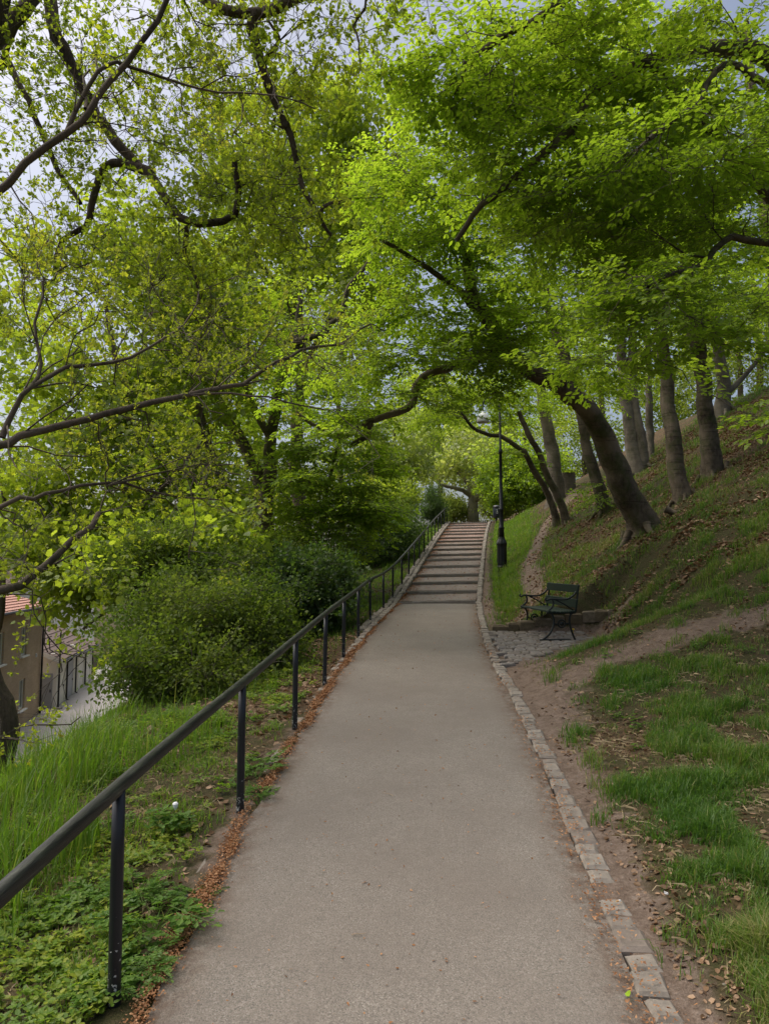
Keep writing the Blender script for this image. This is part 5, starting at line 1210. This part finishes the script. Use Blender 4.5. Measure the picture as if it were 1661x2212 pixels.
# ---- oak at the left edge: trunk leans out of the picture, its limbs come back in from above
b = G(-4.22, 7.7)
A = b
T1 = np.array([-4.55, 7.7, 2.2]); T2 = np.array([-5.1, 7.9, 5.2]); T3 = np.array([-5.0, 8.3, 8.2]); T4 = np.array([-4.2, 8.2, 10.6]); T5 = np.array([-2.6, 7.9, 11.2])
tree('oak_tree', 'dark oak at the left edge with crooked limbs hanging across the upper left sky', b,
     [([b, (2, 1560, 7.7), (-40, 1440, 7.7), T1, T2, T3, T4, T5], .21, .11, True),
      ([T3, (90, -20, 9), (130, 90, 9), (195, 215, 9), (245, 300, 9), (320, 370, 8.9), (360, 450, 8.8), (405, 487, 8.7), (450, 490, 8.6), (500, 465, 8.5), (515, 400, 8.4), (508, 350, 8.3)], .115, .035, False),
      ([(330, 375, 8.9), (270, 350, 9), (230, 360, 9.1), (205, 420, 9.2), (185, 490, 9.3), (135, 515, 9.3), (120, 580, 9.4)], .07, .03, False),
      ([T2, (-20, 100, 9.6), (20, 130, 9.6), (60, 220, 9.6), (105, 330, 9.6), (145, 400, 9.6), (175, 440, 9.6)], .08, .03, False),
      ([T5, (700, -90, 8), (640, 0, 8), (560, 28, 8), (450, 0, 8), (380, -60, 8.2)], .11, .05, False),
      ([(560, 28, 8), (540, 60, 8.05), (565, 140, 8.1), (600, 215, 8.2), (625, 270, 8.3), (645, 350, 8.4), (665, 420, 8.5), (690, 462, 8.6), (716, 508, 8.7)], .075, .02, False),
      ([(565, 140, 8.1), (595, 105, 8), (600, 70, 7.9), (580, 45, 7.9)], .03, .015, False),
      ([(690, 462, 8.6), (715, 440, 8.6), (735, 440, 8.6)], .03, .015, False), ([(625, 270, 8.3), (600, 270, 8.2), (590, 275, 8.2)], .035, .03, False),
      ([(405, 487, 8.7), (400, 540, 8.8), (425, 600, 8.9), (430, 680, 9)], .035, .015, False),
      ([T5, (760, -60, 7.6), (765, 60, 7.6), (775, 90, 7.5)], .03, .012, False),
      ([(0, 150, 9.6), (30, 60, 9.4), (60, 0, 9.2)], .05, .03, False)],
     [(110, 160, 9.2, 160, 190, 1.3, 70), (330, 200, 9, 170, 190, 1.2, 66), (470, 120, 8.4, 130, 120, 1, 36), (620, 120, 8.2, 110, 130, .9, 34), (780, 50, 7.8, 110, 70, .7, 24), (480, 400, 8.7, 160, 120, 1, 60), (620, 420, 8.6, 110, 130, .9, 44),
      (130, 480, 9.4, 150, 120, 1, 40), (300, 560, 9, 150, 100, 1, 40), (430, 640, 9, 120, 90, .9, 28), (100, 640, 9.4, 130, 90, 1, 24), (300, -150, 8.8, 380, 120, 1.4, 40)],
     T_OAK, 'oak_leaf', 'oak_bark', 151, roots=True, limbtg=110, group='oaks at the left', per=1, scale=.95, mode='loose', keep=.5, rmax=.022, kr=.006, wig=.025, amp=.14)
# second, nearer tree whose trunk is just out of the picture
b = G(-3.9, 4.6)
S1 = np.array([-3.7, 4.7, 1.6]); S2 = np.array([-3.55, 4.8, 3.0]); S3 = np.array([-3.5, 5.0, 4.2])
tree('maple_tree', 'near tree whose long grey branches with bronze new leaves reach in from the left edge', b,
     [([b, S1, S2, S3], .16, .09, True),
      ([S3, (-30, 425, 5.2), (60, 345, 5.2), (145, 285, 5.2), (185, 235, 5.2), (235, 165, 5.2), (310, 90, 5.2), (360, 10, 5.2), (385, -80, 5.2)], .035, .019, False),
      ([S2, (-20, 960, 4.9), (40, 930, 5), (140, 912, 5.1), (230, 900, 5.2), (330, 875, 5.4), (400, 855, 5.6), (500, 840, 6), (570, 800, 6.3), (650, 760, 6.6), (740, 735, 7), (800, 700, 7.3)], .036, .010, False),
      ([(5, 945, 4.95), (30, 880, 5), (62, 840, 5), (75, 780, 5.1), (70, 700, 5.2), (95, 600, 5.3)], .024, .008, False),
      ([(62, 840, 5), (150, 800, 5.2), (250, 775, 5.4), (350, 745, 5.7), (400, 700, 5.9), (430, 630, 6.2)], .018, .006, False),
      ([S1, (-20, 1285, 4.8), (60, 1245, 5), (130, 1200, 5.1), (200, 1135, 5.3), (215, 1110, 5.4)], .04, .02, False),
      ([S1, (-20, 1105, 4.9), (60, 1080, 5), (130, 1060, 5.1), (230, 1050, 5.3), (350, 1065, 5.6), (480, 1080, 6)], .026, .006, False),
      ([(230, 1050, 5.3), (330, 1030, 5.5), (420, 1010, 5.8), (520, 1010, 6.1)], .01, .004, False),
      ([(145, 285, 5.2), (200, 150, 5.3), (250, 135, 5.4), (330, 160, 5.6), (440, 185, 5.9), (560, 205, 6.3), (680, 235, 6.7)], .02, .006, False),
      ([(185, 235, 5.2), (170, 190, 5.3), (195, 150, 5.4)], .014, .007, False),
      ([(400, 855, 5.6), (500, 845, 5.8), (620, 870, 6.2), (720, 885, 6.5)], .012, .005, False),
      ([S1, (-10, 1590, 5.2), (40, 1575, 5.3), (110, 1560, 5.4), (175, 1548, 5.5)], .012, .004, False)],
     [(640, 760, 6.6, 120, 90, .7, 26), (420, 760, 5.9, 150, 100, .7, 24), (250, 700, 5.6, 170, 110, .7, 24), (100, 620, 5.4, 120, 120, .6, 18), (300, 1030, 5.6, 190, 70, .6, 26), (480, 1060, 6, 120, 60, .6, 14), (100, 1180, 5.1, 110, 60, .5, 12),
      (260, 250, 5.5, 170, 130, .6, 14), (560, 260, 6.3, 140, 80, .6, 10), (720, 720, 7, 90, 70, .5, 12), (200, 900, 5.3, 170, 60, .5, 12), (50, 1300, 5, 60, 40, .4, 5), (40, 1590, 5.3, 50, 30, .3, 4)],
     T_BRONZE, 'bronze_leaf', 'maple_bark', 152, dens=1.0, limbtg=70, group='oaks at the left', per=1, scale=.8, mode='loose', keep=.4, rmax=.012, kr=.004, wig=.022, sag=.1)
